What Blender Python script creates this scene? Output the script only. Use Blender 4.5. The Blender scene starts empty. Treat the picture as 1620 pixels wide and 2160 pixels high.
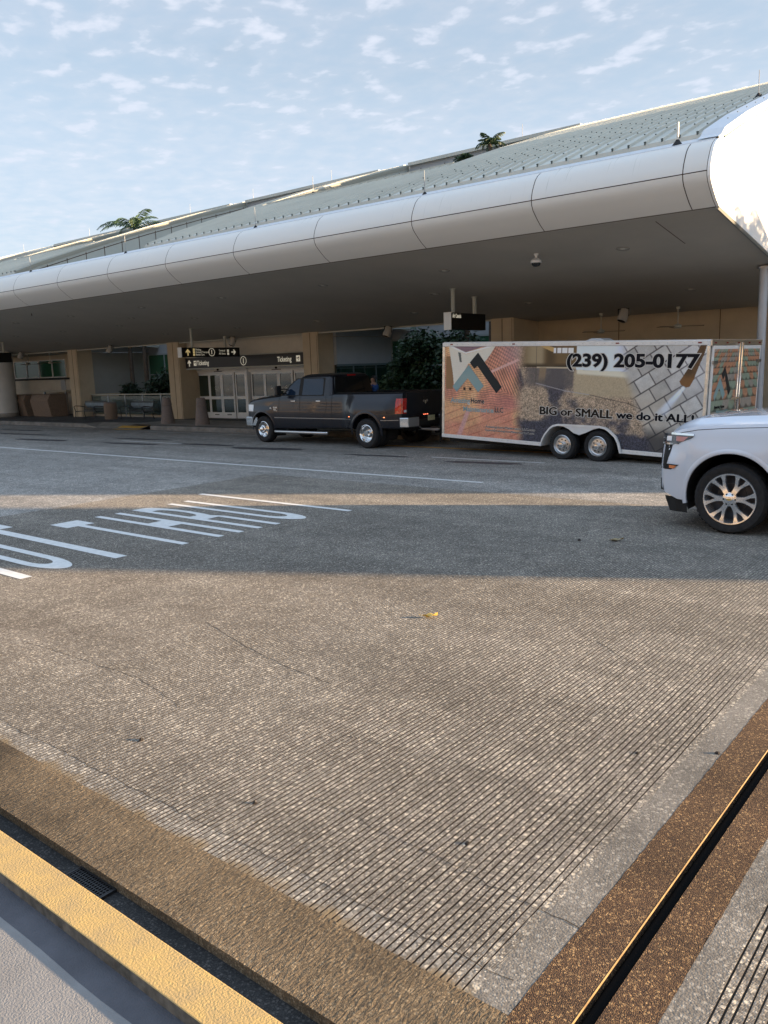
import bpy, bmesh, math, random
import numpy as np
from mathutils import Vector, Matrix, Euler
R = math.radians
random.seed(7)
sc = bpy.context.scene
COL = sc.collection

# ------------------------------------------------------------------ camera
YAW, PITCH, ROLL, HC = R(-39.375), R(10.068), R(-1.911), 2.0
cy, sy, cp, sp = math.cos(YAW), math.sin(YAW), math.cos(PITCH), math.sin(PITCH)
Fv = Vector((sy*cp, cy*cp, -sp)); Rt = Vector((cy, -sy, 0)); Up = Rt.cross(Fv)
c_, s_ = math.cos(ROLL), math.sin(ROLL)
Rv = Rt*c_ + Up*s_; Uv = Up*c_ - Rt*s_
cam_d = bpy.data.cameras.new('camera')
cam = bpy.data.objects.new('camera', cam_d); COL.objects.link(cam)
M = Matrix.Identity(4)
for i in range(3):
    M[i][0] = Rv[i]; M[i][1] = Uv[i]; M[i][2] = -Fv[i]; M[i][3] = (0, 0, HC)[i]
cam.matrix_world = M
cam_d.sensor_fit = 'VERTICAL'; cam_d.sensor_height = 36.0; cam_d.lens = 36*1716.32/2160
cam_d.clip_start = .05; cam_d.clip_end = 3000
sc.camera = cam

# ------------------------------------------------------------------ world, sun, exposure
SUN_AZ = math.atan2(.475, .878)          # direction towards the sun in the ground plane
SUN_EL = R(8.9)
w = bpy.data.worlds.new('World'); sc.world = w; w.use_nodes = True
nt = w.node_tree; nt.nodes.clear(); N = nt.nodes.new; L = nt.links.new
out = N('ShaderNodeOutputWorld'); bg = N('ShaderNodeBackground'); bg.inputs[1].default_value = .15
sky = N('ShaderNodeTexSky'); sky.sky_type = 'NISHITA'; sky.sun_disc = False
sky.sun_elevation = SUN_EL; sky.sun_rotation = math.pi/2 - SUN_AZ
sky.air_density = 1.0; sky.dust_density = 1.0; sky.ozone_density = 1.0
tc = N('ShaderNodeTexCoord'); sep = N('ShaderNodeSeparateXYZ'); L(tc.outputs['Generated'], sep.inputs[0])
def wm(op, a, b=None, c=None, clamp=False):
    n = N('ShaderNodeMath'); n.operation = op; n.use_clamp = clamp
    for k, v in enumerate((a, b, c)):
        if v is None: continue
        if isinstance(v, (int, float)): n.inputs[k].default_value = v
        else: L(v, n.inputs[k])
    return n.outputs[0]
zz = wm('MAXIMUM', wm('ADD', sep.outputs[2], .06), .03)
cmb = N('ShaderNodeCombineXYZ'); L(wm('DIVIDE', sep.outputs[0], zz), cmb.inputs[0]); L(wm('DIVIDE', sep.outputs[1], zz), cmb.inputs[1])
def wnoise(scale, detail, rough, stretch=(1, 1, 1), rot=0, loc=(0, 0, 0), dist=0):
    mp = N('ShaderNodeMapping'); mp.inputs['Scale'].default_value = stretch; mp.inputs['Rotation'].default_value = (0, 0, rot)
    mp.inputs['Location'].default_value = loc
    L(cmb.outputs[0], mp.inputs[0]); n = N('ShaderNodeTexNoise'); n.inputs['Scale'].default_value = scale
    n.inputs['Detail'].default_value = detail; n.inputs['Roughness'].default_value = rough; n.inputs['Distortion'].default_value = dist
    L(mp.outputs[0], n.inputs['Vector']); return n.outputs['Fac']
def wramp(v, a, b):
    n = N('ShaderNodeMapRange'); n.interpolation_type = 'SMOOTHSTEP'
    n.inputs[1].default_value = a; n.inputs[2].default_value = b; L(v, n.inputs[0]); return n.outputs[0]
small = wramp(wm('ADD', wm('MULTIPLY', wnoise(9.5, 4, .5, (1, 1.12, 1), .5, dist=.15), .72), wm('MULTIPLY', wnoise(3.1, 3, .5, (1, 1.2, 1), .2, (7, 2, 0)), .28)), .34, .68)       # little altocumulus puffs
band = wramp(wnoise(1.1, 4, .5, (1, 1.3, 1), .3, (3.1, 1.2, 0), dist=.3), .22, .44)
haze = wramp(sep.outputs[2], .55, .18)                                 # veil thickening to the horizon
cloud = wm('MAXIMUM', wm('MULTIPLY', wm('MULTIPLY', small, band), .95), wm('MULTIPLY', haze, .80))
cloud = wm('MAXIMUM', cloud, wm('MULTIPLY', band, .58))
ccol = N('ShaderNodeMix'); ccol.data_type = 'RGBA'
ccol.inputs[6].default_value = (1.00, 1.18, 1.44, 1); ccol.inputs[7].default_value = (1.30, 1.35, 1.52, 1)
L(wm('MULTIPLY', small, wm('SUBTRACT', 1.0, wm('MULTIPLY', haze, .45))), ccol.inputs[0])
mx = N('ShaderNodeMix'); mx.data_type = 'RGBA'; L(cloud, mx.inputs[0])
sb = N('ShaderNodeMix'); sb.data_type = 'RGBA'; sb.blend_type = 'MULTIPLY'; sb.inputs[0].default_value = 1
L(sky.outputs[0], sb.inputs[6]); sb.inputs[7].default_value = (.37, .375, .38, 1)
L(sb.outputs[2], mx.inputs[6]); L(ccol.outputs[2], mx.inputs[7])
zen = N('ShaderNodeMix'); zen.data_type = 'RGBA'; L(wramp(sep.outputs[2], .44, .72), zen.inputs[0]); L(mx.outputs[2], zen.inputs[6]); zen.inputs[7].default_value = (1.18, 1.52, 2.02, 1)
L(zen.outputs[2], bg.inputs[0]); L(bg.outputs[0], out.inputs[0])
sun_d = bpy.data.lights.new('sun', 'SUN'); sun = bpy.data.objects.new('sun', sun_d); COL.objects.link(sun)
sun_d.energy = 5.0; sun_d.angle = R(.55); sun_d.color = (1, .72, .44)
sdir = Vector((math.cos(SUN_AZ)*math.cos(SUN_EL), math.sin(SUN_AZ)*math.cos(SUN_EL), math.sin(SUN_EL)))
sun.rotation_euler = (-sdir).to_track_quat('-Z', 'Y').to_euler()
sun.location = (60, 30, 30)
sc.view_settings.view_transform = 'Standard'; sc.view_settings.look = 'None'
sc.view_settings.gamma = 1; sc.view_settings.exposure = 2.15
sc.render.engine = 'CYCLES'

# ------------------------------------------------------------------ materials
MATS = {}
def mat(name, col, rough=.6, metal=0, var=.0, vscale=4, bump=0, bscale=60, spec=.5, coat=0, detail=4, col2=None, emis=None, estr=0, alpha=None, trans=0, ior=1.45, stretch=None):
    if name in MATS: return MATS[name]
    m = bpy.data.materials.new(name); m.use_nodes = True; t = m.node_tree
    b = t.nodes['Principled BSDF']; b.inputs['Roughness'].default_value = rough; b.inputs['Metallic'].default_value = metal
    b.inputs['Specular IOR Level'].default_value = spec; b.inputs['Coat Weight'].default_value = coat; b.inputs['Coat Roughness'].default_value = .03
    b.inputs['Base Color'].default_value = (*col, 1); b.inputs['IOR'].default_value = ior; b.inputs['Transmission Weight'].default_value = trans
    tcn = t.nodes.new('ShaderNodeTexCoord'); src = tcn.outputs['Object']
    if stretch:
        mp = t.nodes.new('ShaderNodeMapping'); mp.inputs['Scale'].default_value = stretch; t.links.new(src, mp.inputs[0]); src = mp.outputs[0]
    if var or col2:
        n = t.nodes.new('ShaderNodeTexNoise'); n.inputs['Scale'].default_value = vscale; n.inputs['Detail'].default_value = detail; n.inputs['Roughness'].default_value = .62
        t.links.new(src, n.inputs['Vector'])
        mr = t.nodes.new('ShaderNodeMapRange'); mr.inputs[1].default_value = .33; mr.inputs[2].default_value = .67; t.links.new(n.outputs['Fac'], mr.inputs[0])
        mxn = t.nodes.new('ShaderNodeMix'); mxn.data_type = 'RGBA'; t.links.new(mr.outputs[0], mxn.inputs[0])
        a = [max(0, c*(1-var)) for c in col]; d = [min(1, c*(1+var)) for c in col] if not col2 else col2
        mxn.inputs[6].default_value = (*(a if not col2 else col), 1); mxn.inputs[7].default_value = (*d, 1)
        t.links.new(mxn.outputs[2], b.inputs['Base Color'])
    if bump:
        n = t.nodes.new('ShaderNodeTexNoise'); n.inputs['Scale'].default_value = bscale; n.inputs['Detail'].default_value = 3; t.links.new(src, n.inputs['Vector'])
        bn = t.nodes.new('ShaderNodeBump'); bn.inputs['Strength'].default_value = 1; bn.inputs['Distance'].default_value = bump
        t.links.new(n.outputs['Fac'], bn.inputs['Height']); t.links.new(bn.outputs[0], b.inputs['Normal'])
    if emis: b.inputs['Emission Color'].default_value = (*emis, 1); b.inputs['Emission Strength'].default_value = estr
    MATS[name] = m; return m

def road_mat(name, base, light, dark, agg=95, bumpd=.0022, stain=.3, fine=False, dirt=None):
    m = bpy.data.materials.new(name); m.use_nodes = True; t = m.node_tree; b = t.nodes['Principled BSDF']
    b.inputs['Roughness'].default_value = .88; b.inputs['Specular IOR Level'].default_value = .25
    nn = t.nodes.new; ln = t.links.new
    tcn = nn('ShaderNodeTexCoord'); o = tcn.outputs['Object']
    v = nn('ShaderNodeTexVoronoi'); v.inputs['Scale'].default_value = agg; v.inputs['Randomness'].default_value = 1; ln(o, v.inputs['Vector'])
    v2 = nn('ShaderNodeTexVoronoi'); v2.inputs['Scale'].default_value = agg*.42; ln(o, v2.inputs['Vector'])
    sepc = nn('ShaderNodeSeparateColor'); ln(v.outputs['Color'], sepc.inputs[0])
    sepd = nn('ShaderNodeSeparateColor'); ln(v2.outputs['Color'], sepd.inputs[0])
    def mr(s, a, c, lo=0, hi=1):
        n = nn('ShaderNodeMapRange'); n.inputs[1].default_value = a; n.inputs[2].default_value = c; n.inputs[3].default_value = lo; n.inputs[4].default_value = hi; ln(s, n.inputs[0]); return n.outputs[0]
    def mix(f, a, c, bt='MIX'):
        n = nn('ShaderNodeMix'); n.data_type = 'RGBA'; n.blend_type = bt
        if isinstance(f, float): n.inputs[0].default_value = f
        else: ln(f, n.inputs[0])
        for k, x in ((6, a), (7, c)):
            if isinstance(x, tuple): n.inputs[k].default_value = (*x, 1)
            else: ln(x, n.inputs[k])
        return n.outputs[2]
    def mul(a, c):
        n = nn('ShaderNodeMath'); n.operation = 'MULTIPLY'; ln(a, n.inputs[0])
        if isinstance(c, float): n.inputs[1].default_value = c
        else: ln(c, n.inputs[1])
        return n.outputs[0]
    c = mix(mr(sepc.outputs[0], .35, .95), dark, base)
    core = mr(v2.outputs['Distance'], .55, .30)          # stone cores of the larger aggregate
    c = mix(mul(core, mr(sepd.outputs[1], .60, .86)), c, light)
    c = mix(mul(mr(v.outputs['Distance'], .5, .2), mr(sepc.outputs[1], .80, .93)), c, tuple(min(1, x*1.25) for x in light))
    n1 = nn('ShaderNodeTexNoise'); n1.inputs['Scale'].default_value = .55; n1.inputs['Detail'].default_value = 5; n1.inputs['Roughness'].default_value = .6; ln(o, n1.inputs['Vector'])
    c = mix(1.0, c, mix(mr(n1.outputs['Fac'], .35, .65), (1-stain,)*3, (1+stain*.35,)*3), 'MULTIPLY')
    n3 = nn('ShaderNodeTexNoise'); n3.inputs['Scale'].default_value = 3.2; n3.inputs['Detail'].default_value = 6; n3.inputs['Roughness'].default_value = .68; ln(o, n3.inputs['Vector'])
    c = mix(1.0, c, mix(mr(n3.outputs['Fac'], .35, .65), (.80,)*3, (1.10,)*3), 'MULTIPLY')
    mpt = nn('ShaderNodeMapping'); mpt.inputs['Scale'].default_value = (.12, 1.4, 1); ln(o, mpt.inputs[0])
    n5 = nn('ShaderNodeTexNoise'); n5.inputs['Scale'].default_value = 1; n5.inputs['Detail'].default_value = 4; ln(mpt.outputs[0], n5.inputs['Vector'])
    c = mix(1.0, c, mix(mr(n5.outputs['Fac'], .36, .62), (.84,)*3, (1.06,)*3), 'MULTIPLY')
    if dirt:
        sp_ = nn('ShaderNodeSeparateXYZ'); ln(o, sp_.inputs[0])
        n4 = nn('ShaderNodeTexNoise'); n4.inputs['Scale'].default_value = 7; n4.inputs['Detail'].default_value = 5; ln(o, n4.inputs['Vector'])
        ad = nn('ShaderNodeMath'); ad.operation = 'MULTIPLY_ADD'; ln(n4.outputs['Fac'], ad.inputs[0]); ad.inputs[1].default_value = -.34; ln(sp_.outputs[1], ad.inputs[2])
        c = mix(mr(ad.outputs[0], dirt[0]-.17, dirt[1]-.17), c, dirt[2])
    ln(c, b.inputs['Base Color'])
    h = nn('ShaderNodeMath'); h.operation = 'MULTIPLY_ADD'; ln(v.outputs['Distance'], h.inputs[0]); h.inputs[1].default_value = -1.0
    n2 = nn('ShaderNodeTexNoise'); n2.inputs['Scale'].default_value = 40; n2.inputs['Detail'].default_value = 4; ln(o, n2.inputs['Vector'])
    ln(n2.outputs['Fac'], h.inputs[2]); hh = h.outputs[0]
    if fine:                                              # broom lines running with the kerb
        spx = nn('ShaderNodeSeparateXYZ'); ln(o, spx.inputs[0])
        a = mul(spx.outputs[1], 2*math.pi/.0065); s1 = nn('ShaderNodeMath'); s1.operation = 'SINE'; ln(a, s1.inputs[0])
        gate = mr(spx.outputs[1], 2.06, 2.075); hh = mul(hh, mr(spx.outputs[1], 2.05, 2.08, .35, 1))
        s2 = nn('ShaderNodeMath'); s2.operation = 'MULTIPLY_ADD'; ln(mul(s1.outputs[0], gate), s2.inputs[0]); s2.inputs[1].default_value = .35; ln(hh, s2.inputs[2]); hh = s2.outputs[0]
    bn = nn('ShaderNodeBump'); bn.inputs['Distance'].default_value = bumpd; ln(hh, bn.inputs['Height']); ln(bn.outputs[0], b.inputs['Normal'])
    MATS[name] = m; return m

# ------------------------------------------------------------------ mesh helpers
class MB:
    def __init__(s): s.v = []; s.f = []; s.m = []; s.cur = 0
    def add(s, vs, fs):
        o = len(s.v); s.v += [tuple(p) for p in vs]; s.f += [tuple(i+o for i in f) for f in fs]; s.m += [s.cur]*len(fs); return s
    def box(s, a, b, rot=None, org=None):
        x0, y0, z0 = a; x1, y1, z1 = b
        vs = [Vector(p) for p in ((x0,y0,z0),(x1,y0,z0),(x1,y1,z0),(x0,y1,z0),(x0,y0,z1),(x1,y0,z1),(x1,y1,z1),(x0,y1,z1))]
        if rot is not None:
            o = Vector(org) if org is not None else (vs[0]+vs[6])/2
            vs = [o + rot @ (p-o) for p in vs]
        return s.add(vs, [(0,3,2,1),(4,5,6,7),(0,1,5,4),(1,2,6,5),(2,3,7,6),(3,0,4,7)])
    def prism(s, poly, axis, a, b):   # poly in the two other axes, extruded from a to b along axis
        n = len(poly)
        def P(p, t):
            return {0: (t, p[0], p[1]), 1: (p[0], t, p[1]), 2: (p[0], p[1], t)}[axis]
        vs = [P(p, a) for p in poly] + [P(p, b) for p in poly]
        area = sum(poly[i][0]*poly[(i+1) % n][1]-poly[(i+1) % n][0]*poly[i][1] for i in range(n))
        flip = (area > 0) != (axis == 1)
        if b < a: flip = not flip
        fs = [tuple(range(n))[::-1], tuple(range(n, 2*n))] + [(i, (i+1) % n, (i+1) % n+n, i+n) for i in range(n)]
        if not flip: fs = [f[::-1] for f in fs]
        return s.add(vs, fs)
    def tube(s, pts, r, n=8, cap=True):
        pts = [Vector(p) for p in pts]; rr = r if isinstance(r, (list, tuple)) else [r]*len(pts)
        vs = []; fs = []; ref = None
        for i, p in enumerate(pts):
            d = (pts[min(i+1, len(pts)-1)] - pts[max(i-1, 0)]).normalized()
            if ref is None: ref = Vector((0, 0, 1)) if abs(d.z) < .9 else Vector((1, 0, 0))
            u = d.cross(ref); 
            if u.length < 1e-4: u = d.orthogonal()
            u.normalize(); vv = u.cross(d); ref = vv
            vs += [p + (u*math.cos(2*math.pi*k/n) + vv*math.sin(2*math.pi*k/n))*rr[i] for k in range(n)]
        for i in range(len(pts)-1):
            for k in range(n):
                fs.append((i*n+k, i*n+(k+1) % n, (i+1)*n+(k+1) % n, (i+1)*n+k))
        if cap: fs += [tuple(range(n))[::-1], tuple(range((len(pts)-1)*n, len(pts)*n))]
        return s.add(vs, fs)
    def lathe(s, prof, org, axis=2, n=24, sign=1):  # prof: (radius, height along axis)
        o = Vector(org); vs = []; fs = []
        for r, h in prof:
            for k in range(n):
                a = 2*math.pi*k/n; c, q = r*math.cos(a), r*math.sin(a)
                vs.append(o + Vector({2: (c, q, h*sign), 1: (c, h*sign, q), 0: (h*sign, c, q)}[axis]))
        for i in range(len(prof)-1):
            for k in range(n): fs.append((i*n+k, i*n+(k+1) % n, (i+1)*n+(k+1) % n, (i+1)*n+k))
        return s.add(vs, fs)
    def grid(s, P, close=False):      # P[i][j] points
        ni, nj = len(P), len(P[0]); vs = [p for row in P for p in row]; fs = []
        for i in range(ni-1):
            for j in range(nj-1 if not close else nj):
                k = (j+1) % nj; fs.append((i*nj+j, i*nj+k, (i+1)*nj+k, (i+1)*nj+j))
        return s.add(vs, fs)
    def build(s, name, m, parent=None, smooth=None, bevel=None, recalc=True, loc=None):
        me = bpy.data.meshes.new(name); me.from_pydata(s.v, [], s.f); me.update()
        ms = m if isinstance(m, (list, tuple)) else [m]
        for q in ms: me.materials.append(q)
        if len(ms) > 1: me.polygons.foreach_set('material_index', s.m)
        if recalc:
            bm = bmesh.new(); bm.from_mesh(me); bmesh.ops.remove_doubles(bm, verts=bm.verts, dist=1e-5)
            bmesh.ops.recalc_face_normals(bm, faces=bm.faces); bm.to_mesh(me); bm.free()
        if smooth:
            me.polygons.foreach_set('use_smooth', [True]*len(me.polygons)); me.set_sharp_from_angle(angle=R(smooth))
        o = bpy.data.objects.new(name, me); COL.objects.link(o)
        if parent is not None: o.parent = parent
        if loc is not None: o.location = loc
        if bevel:
            md = o.modifiers.new('bevel', 'BEVEL'); md.width = bevel; md.segments = 2; md.limit_method = 'ANGLE'; md.angle_limit = R(40)
        return o

def tag(o, label=None, cat=None, group=None, kind=None):
    if label: o['label'] = label
    if cat: o['category'] = cat
    if group: o['group'] = group
    if kind: o['kind'] = kind
    return o
def thing(name, loc, label, cat, group=None, rz=0):
    o = bpy.data.objects.new(name, None); COL.objects.link(o); o.location = loc; o.rotation_euler = (0, 0, rz); o.empty_display_size = .2
    return tag(o, label, cat, group)
def copy_tree(o, parent=None, **kw):
    c = o.copy(); COL.objects.link(c)
    if parent is not None: c.parent = parent
    for k, v in kw.items(): c[k] = v
    for ch in list(o.children): copy_tree(ch, c)
    return c
def boolean(o, cutters, op='DIFFERENCE'):
    for c in cutters:
        md = o.modifiers.new('b', 'BOOLEAN'); md.operation = op; md.object = c; md.solver = 'EXACT'
    bpy.context.view_layer.update()
    dg = bpy.context.evaluated_depsgraph_get(); me = bpy.data.meshes.new_from_object(o.evaluated_get(dg))
    o.modifiers.clear(); o.data = me
    for c in cutters: bpy.data.objects.remove(c)
def text(name, body, size, m, parent, loc, rot, bold=0, xs=1.0, ext=.001, align='LEFT', shear=0, space=1.0):
    cu = bpy.data.curves.new(name, 'FONT'); cu.body = body; cu.size = size; cu.offset = bold; cu.extrude = ext; cu.align_x = align; cu.shear = shear
    cu.resolution_u = 4; cu.space_character = space
    o = bpy.data.objects.new(name, cu); COL.objects.link(o); bpy.context.view_layer.update()
    dg = bpy.context.evaluated_depsgraph_get(); me = bpy.data.meshes.new_from_object(o.evaluated_get(dg))
    bpy.data.objects.remove(o)
    me.transform(Matrix.Diagonal((xs, 1, 1, 1))); me.materials.clear(); me.materials.append(m)
    q = bpy.data.objects.new(name, me); COL.objects.link(q); q.parent = parent; q.location = loc; q.rotation_euler = rot
    return q
FACE_MY = (R(90), 0, 0)               # text readable from -Y, running +X
FACE_PX = (R(90), 0, R(90))           # text readable from +X, running +Y
def lerp(a, b, t): return a+(b-a)*t
def smooth01(t): t = max(0., min(1., t)); return t*t*(3-2*t)
def interp(x, pts):
    if x <= pts[0][0]: return pts[0][1]
    for (a, b), (c, d) in zip(pts, pts[1:]):
        if x <= c: return lerp(b, d, (x-a)/(c-a))
    return pts[-1][1]
def sinterp(x, pts):
    if x <= pts[0][0]: return pts[0][1]
    for (a, b), (c, d) in zip(pts, pts[1:]):
        if x <= c: return lerp(b, d, smooth01((x-a)/(c-a)))
    return pts[-1][1]

# ================================================================== MATERIAL SET
concrete_road = road_mat('grooved_concrete', (.35, .32, .275), (.60, .54, .44), (.16, .145, .125), 110, .0028, .14, fine=True, dirt=(1.98, 1.90, (.20, .15, .09)))
far_road = road_mat('road_concrete', (.36, .34, .31), (.60, .55, .48), (.19, .18, .165), 80, .003, .14)
groove_dark = mat('groove_dirt', (.045, .036, .028), .95)
gutter_brown = road_mat('silted_gutter', (.205, .155, .098), (.28, .22, .145), (.12, .09, .058), 200, .002, .65)
header_brown = road_mat('joint_header', (.15, .088, .045), (.34, .22, .11), (.06, .036, .024), 210, .004, .25)
channel_mat = road_mat('channel_floor', (.045, .044, .043), (.09, .085, .08), (.025, .025, .025), 200, .0015, .3)
yellow_paint = mat('kerb_yellow', (.50, .335, .12), .85, var=.13, vscale=9, bump=.003, bscale=120, col2=(.38, .27, .125), detail=8)
walk_mat = mat('walkway_coating', (.21, .205, .20), .85, var=.10, vscale=6, bump=.004, bscale=130)
kerb_side = mat('kerb_face', (.13, .12, .10), .85, var=.4, vscale=20, bump=.003, bscale=60)
far_walk = road_mat('far_sidewalk_concrete', (.13, .13, .135), (.2, .19, .17), (.08, .08, .08), 60, .003, .3)
pale_conc = mat('pale_concrete', (.24, .225, .20), .9, var=.2, vscale=3, bump=.002)
white_paint = mat('road_white', (.62, .62, .60), .7, var=.10, vscale=14, bump=.0015, bscale=150)
tan = mat('tan_stucco', (.50, .41, .285), .9, var=.06, vscale=2.5, bump=.003, bscale=90)
tan_l = mat('pale_stucco', (.55, .51, .43), .9, var=.06, vscale=2.5, bump=.003, bscale=90)
greyblue = mat('greyblue_panel', (.36, .38, .40), .6, var=.05, vscale=2)
soffit_m = mat('soffit_panel', (.40, .365, .31), .8, var=.05, vscale=.8, bump=.002, bscale=30)
dark_gap = mat('dark_gap', (.02, .02, .02), .9)
seam_m = mat('seam_brown', (.09, .06, .045), .8)
white_metal = mat('white_metal', (.62, .62, .60), .45, var=.04, vscale=3)
cream = mat('cream_flashing', (.45, .45, .39), .8, var=.06, vscale=1.5)
dark_glass = mat('dark_green_glass', (.012, .03, .024), .05, spec=1, ior=1.62)
clear_dark = mat('black_glass', (.01, .012, .014), .04, spec=.8)
black = mat('black_paint', (.012, .012, .013), .4)
matte_black = mat('matte_black', (.014, .014, .014), .75)
rubber = mat('tyre_rubber', (.016, .016, .017), .8, var=.3, vscale=20)
chrome = mat('chrome', (.78, .79, .80), .07, 1)
alu = mat('brushed_metal', (.60, .61, .62), .28, 1, var=.08, vscale=30)
steel_dull = mat('dull_steel', (.35, .36, .38), .35, 1)
red_lens = mat('red_lens', (.55, .02, .012), .12, coat=1, var=.35, vscale=40)
amber = mat('amber_lens', (.75, .22, .03), .15, coat=1)
clear_lens = mat('clear_lens', (.75, .77, .8), .1, coat=1)
white_sign = mat('sign_white', (.75, .74, .70), .6)
sign_yellow = mat('sign_yellow', (.85, .66, .28), .6)
sign_glow = mat('sign_lettering', (.8, .78, .7), .6, emis=(1, .92, .7), estr=.06)
sign_yglow = mat('sign_yellow_lettering', (.85, .66, .28), .6, emis=(1, .78, .35), estr=.06)

def fascia_material():
    m = bpy.data.materials.new('fascia_panel'); m.use_nodes = True; t = m.node_tree; b = t.nodes['Principled BSDF']
    b.inputs['Roughness'].default_value = .48; nn = t.nodes.new; ln = t.links.new
    o = nn('ShaderNodeTexCoord').outputs['Object']
    mp = nn('ShaderNodeMapping'); mp.inputs['Scale'].default_value = (22, .8, .8); ln(o, mp.inputs[0])
    n = nn('ShaderNodeTexNoise'); n.inputs['Scale'].default_value = 1; n.inputs['Detail'].default_value = 5; ln(mp.outputs[0], n.inputs['Vector'])
    n2 = nn('ShaderNodeTexNoise'); n2.inputs['Scale'].default_value = .5; n2.inputs['Detail'].default_value = 2; ln(o, n2.inputs['Vector'])
    s = nn('ShaderNodeSeparateXYZ'); ln(o, s.inputs[0])
    def mr(x, a, c):
        q = nn('ShaderNodeMapRange'); q.inputs[1].default_value = a; q.inputs[2].default_value = c; ln(x, q.inputs[0]); return q.outputs[0]
    def mul(a, c):
        q = nn('ShaderNodeMath'); q.operation = 'MULTIPLY'; ln(a, q.inputs[0]); ln(c, q.inputs[1]); return q.outputs[0]
    f = mul(mul(mr(n.outputs['Fac'], .60, .74), mr(n2.outputs['Fac'], .52, .62)), mr(s.outputs[2], 4.88, 5.05))
    mx_ = nn('ShaderNodeMix'); mx_.data_type = 'RGBA'; mx_.inputs[6].default_value = (.72, .705, .66, 1); mx_.inputs[7].default_value = (.40, .41, .34, 1)
    ln(f, mx_.inputs[0]); ln(mx_.outputs[2], b.inputs['Base Color']); return m
fascia_m = fascia_material()
roof_m = mat('green_roof_metal', (.55, .55, .49), .8, var=.07, vscale=.6, spec=.12)
flash_m = mat('roof_flashing', (.62, .65, .68), .4)

# ================================================================== GROUND
def S(name, mb, m, smooth=None, parent=None, label=None):
    o = mb.build(name, m, smooth=smooth, parent=parent, recalc=False); o['kind'] = 'structure'; return o
def rect(mb, x0, y0, x1, y1, z, nx=1, ny=1):
    return mb.grid([[(lerp(x0, x1, i/nx), lerp(y0, y1, j/ny), z) for i in range(nx+1)] for j in range(ny+1)])
g = MB(); rect(g, -900, -900, 900, 900, -.16, 30, 30); S('ground', g, far_road)
r = MB()
rect(r, -90, 1.93, -28.06, 18.1, 0, 20, 4); rect(r, -28.0, 1.93, -12.0, 18.1, 0, 8, 4)
rect(r, -12.0, 10.9, -1.28, 18.1, 0, 6, 3); rect(r, -.665, 10.9, 60, 18.1, 0, 8, 3); rect(r, 6.0, 1.93, 60, 10.9, 0, 8, 3)
rect(r, -28.06, 1.93, -28.0, 18.1, -.02)
S('road', r, far_road)
# grooved concrete slabs: the grooves are real, cut across the road
def grooved(name, x0, x1, y0, y1, ny, seed):
    rnd = random.Random(seed); P = .0289; mb = MB(); n = int((x1-x0)/P)
    rows = []
    ys = [y0 + (y1-y0)*(j/ny)**1.7 for j in range(ny+1)]
    cols = []
    for i in range(n):
        c = x0 + (i+.5)*P + rnd.uniform(-.0018, .0018); dep = rnd.uniform(.006, .009); ww = rnd.uniform(.0034, .0045)
        cols.append((c, dep, ww))
    vs = []; 
    per = 4*n+2
    for y in ys:
        row = [(x0, y, 0)]
        for k, (c, dep, ww) in enumerate(cols):
            j = .0022*math.sin(y*1.7+k*.013*seed)+.0011*math.sin(y*9.3+k*1.9)+rnd.uniform(-.0007, .0007)
            wear = .5+.5*math.sin(c*1.3+1.1*math.sin(y*.9+c*.7)+k*.02)*math.sin(y*1.1+c*.45+2); f = (.45+.65*wear+.25*rnd.random())*(1-.92*smooth01((y-5.5)/4.2))*(1-.75*smooth01((-c-6.5)/4.5))
            if rnd.random() < .02: f *= .3
            w2 = ww*(.30+.70*min(1, f)); dp = dep*min(1, f)
            row += [(c-w2+j, y, 0), (c-w2*.6+j, y, -dp), (c+w2*.6+j, y, -dp), (c+w2+j, y, 0)]
        row.append((x1, y, 0)); vs.append(row)
    mb.grid(vs)
    # material 1 in the groove bottoms
    mb.m = ([0] + [0, 1, 0, 0]*n)[:per-1]*ny if False else mb.m
    ms = []
    for j in range(ny):
        for k in range(per-1): ms.append(1 if (k % 4) in (1, 2) else 0)
    mb.m = ms
    o = mb.build(name, [concrete_road, groove_dark], recalc=False); o['kind'] = 'structure'; return o
grooved('road_slab', -12.0, -1.28, 1.93, 10.9, 90, 3)
grooved('road_slab', -.665, 6.0, 1.93, 10.9, 30, 5)
r = MB(); rect(r, -1.28, 1.93, -1.15, 18.1, 0, 1, 40); rect(r, -.77, 1.93, -.665, 18.1, 0, 1, 40); S('road_edge', r, road_mat('edge_concrete', (.25, .23, .20), (.38, .35, .30), (.17, .155, .135), 130, .0011, .3))
rnd = random.Random(11)
# expansion joint: brown headers either side of an open gap
def jagged(mb, xa, xb, y0, y1, n, ja, jb, z):
    rows = []
    for j in range(n+1):
        y = lerp(y0, y1, j/n); rows.append([(xa+rnd.uniform(-ja, ja), y, z), (lerp(xa, xb, .5), y, z), (xb+rnd.uniform(-jb, jb), y, z)])
    mb.grid(rows)
jn = MB(); jagged(jn, -1.15, -.978, 1.58, 18.1, 330, .003, 0, .0008); jagged(jn, -.922, -.77, 1.58, 18.1, 330, 0, .004, .0008)
jn.add([(-.978, 1.58, .0008), (-.978, 18.1, .0008), (-.978, 18.1, -.09), (-.978, 1.58, -.09)], [(0, 1, 2, 3)])
jn.add([(-.922, 1.58, .0008), (-.922, 18.1, .0008), (-.922, 18.1, -.09), (-.922, 1.58, -.09)], [(3, 2, 1, 0)])
S('joint_header', jn, header_brown)
jn = MB()
jn.box((-.9785, 1.58, -.012), (-.9775, 18.1, .0014))
o = S('joint_lit_lip', jn, mat('joint_sun_tint', (.20, .13, .06), .7, .0, var=.3, vscale=20))  # thin lip tinted golden, standing in for sun on the header side
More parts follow.
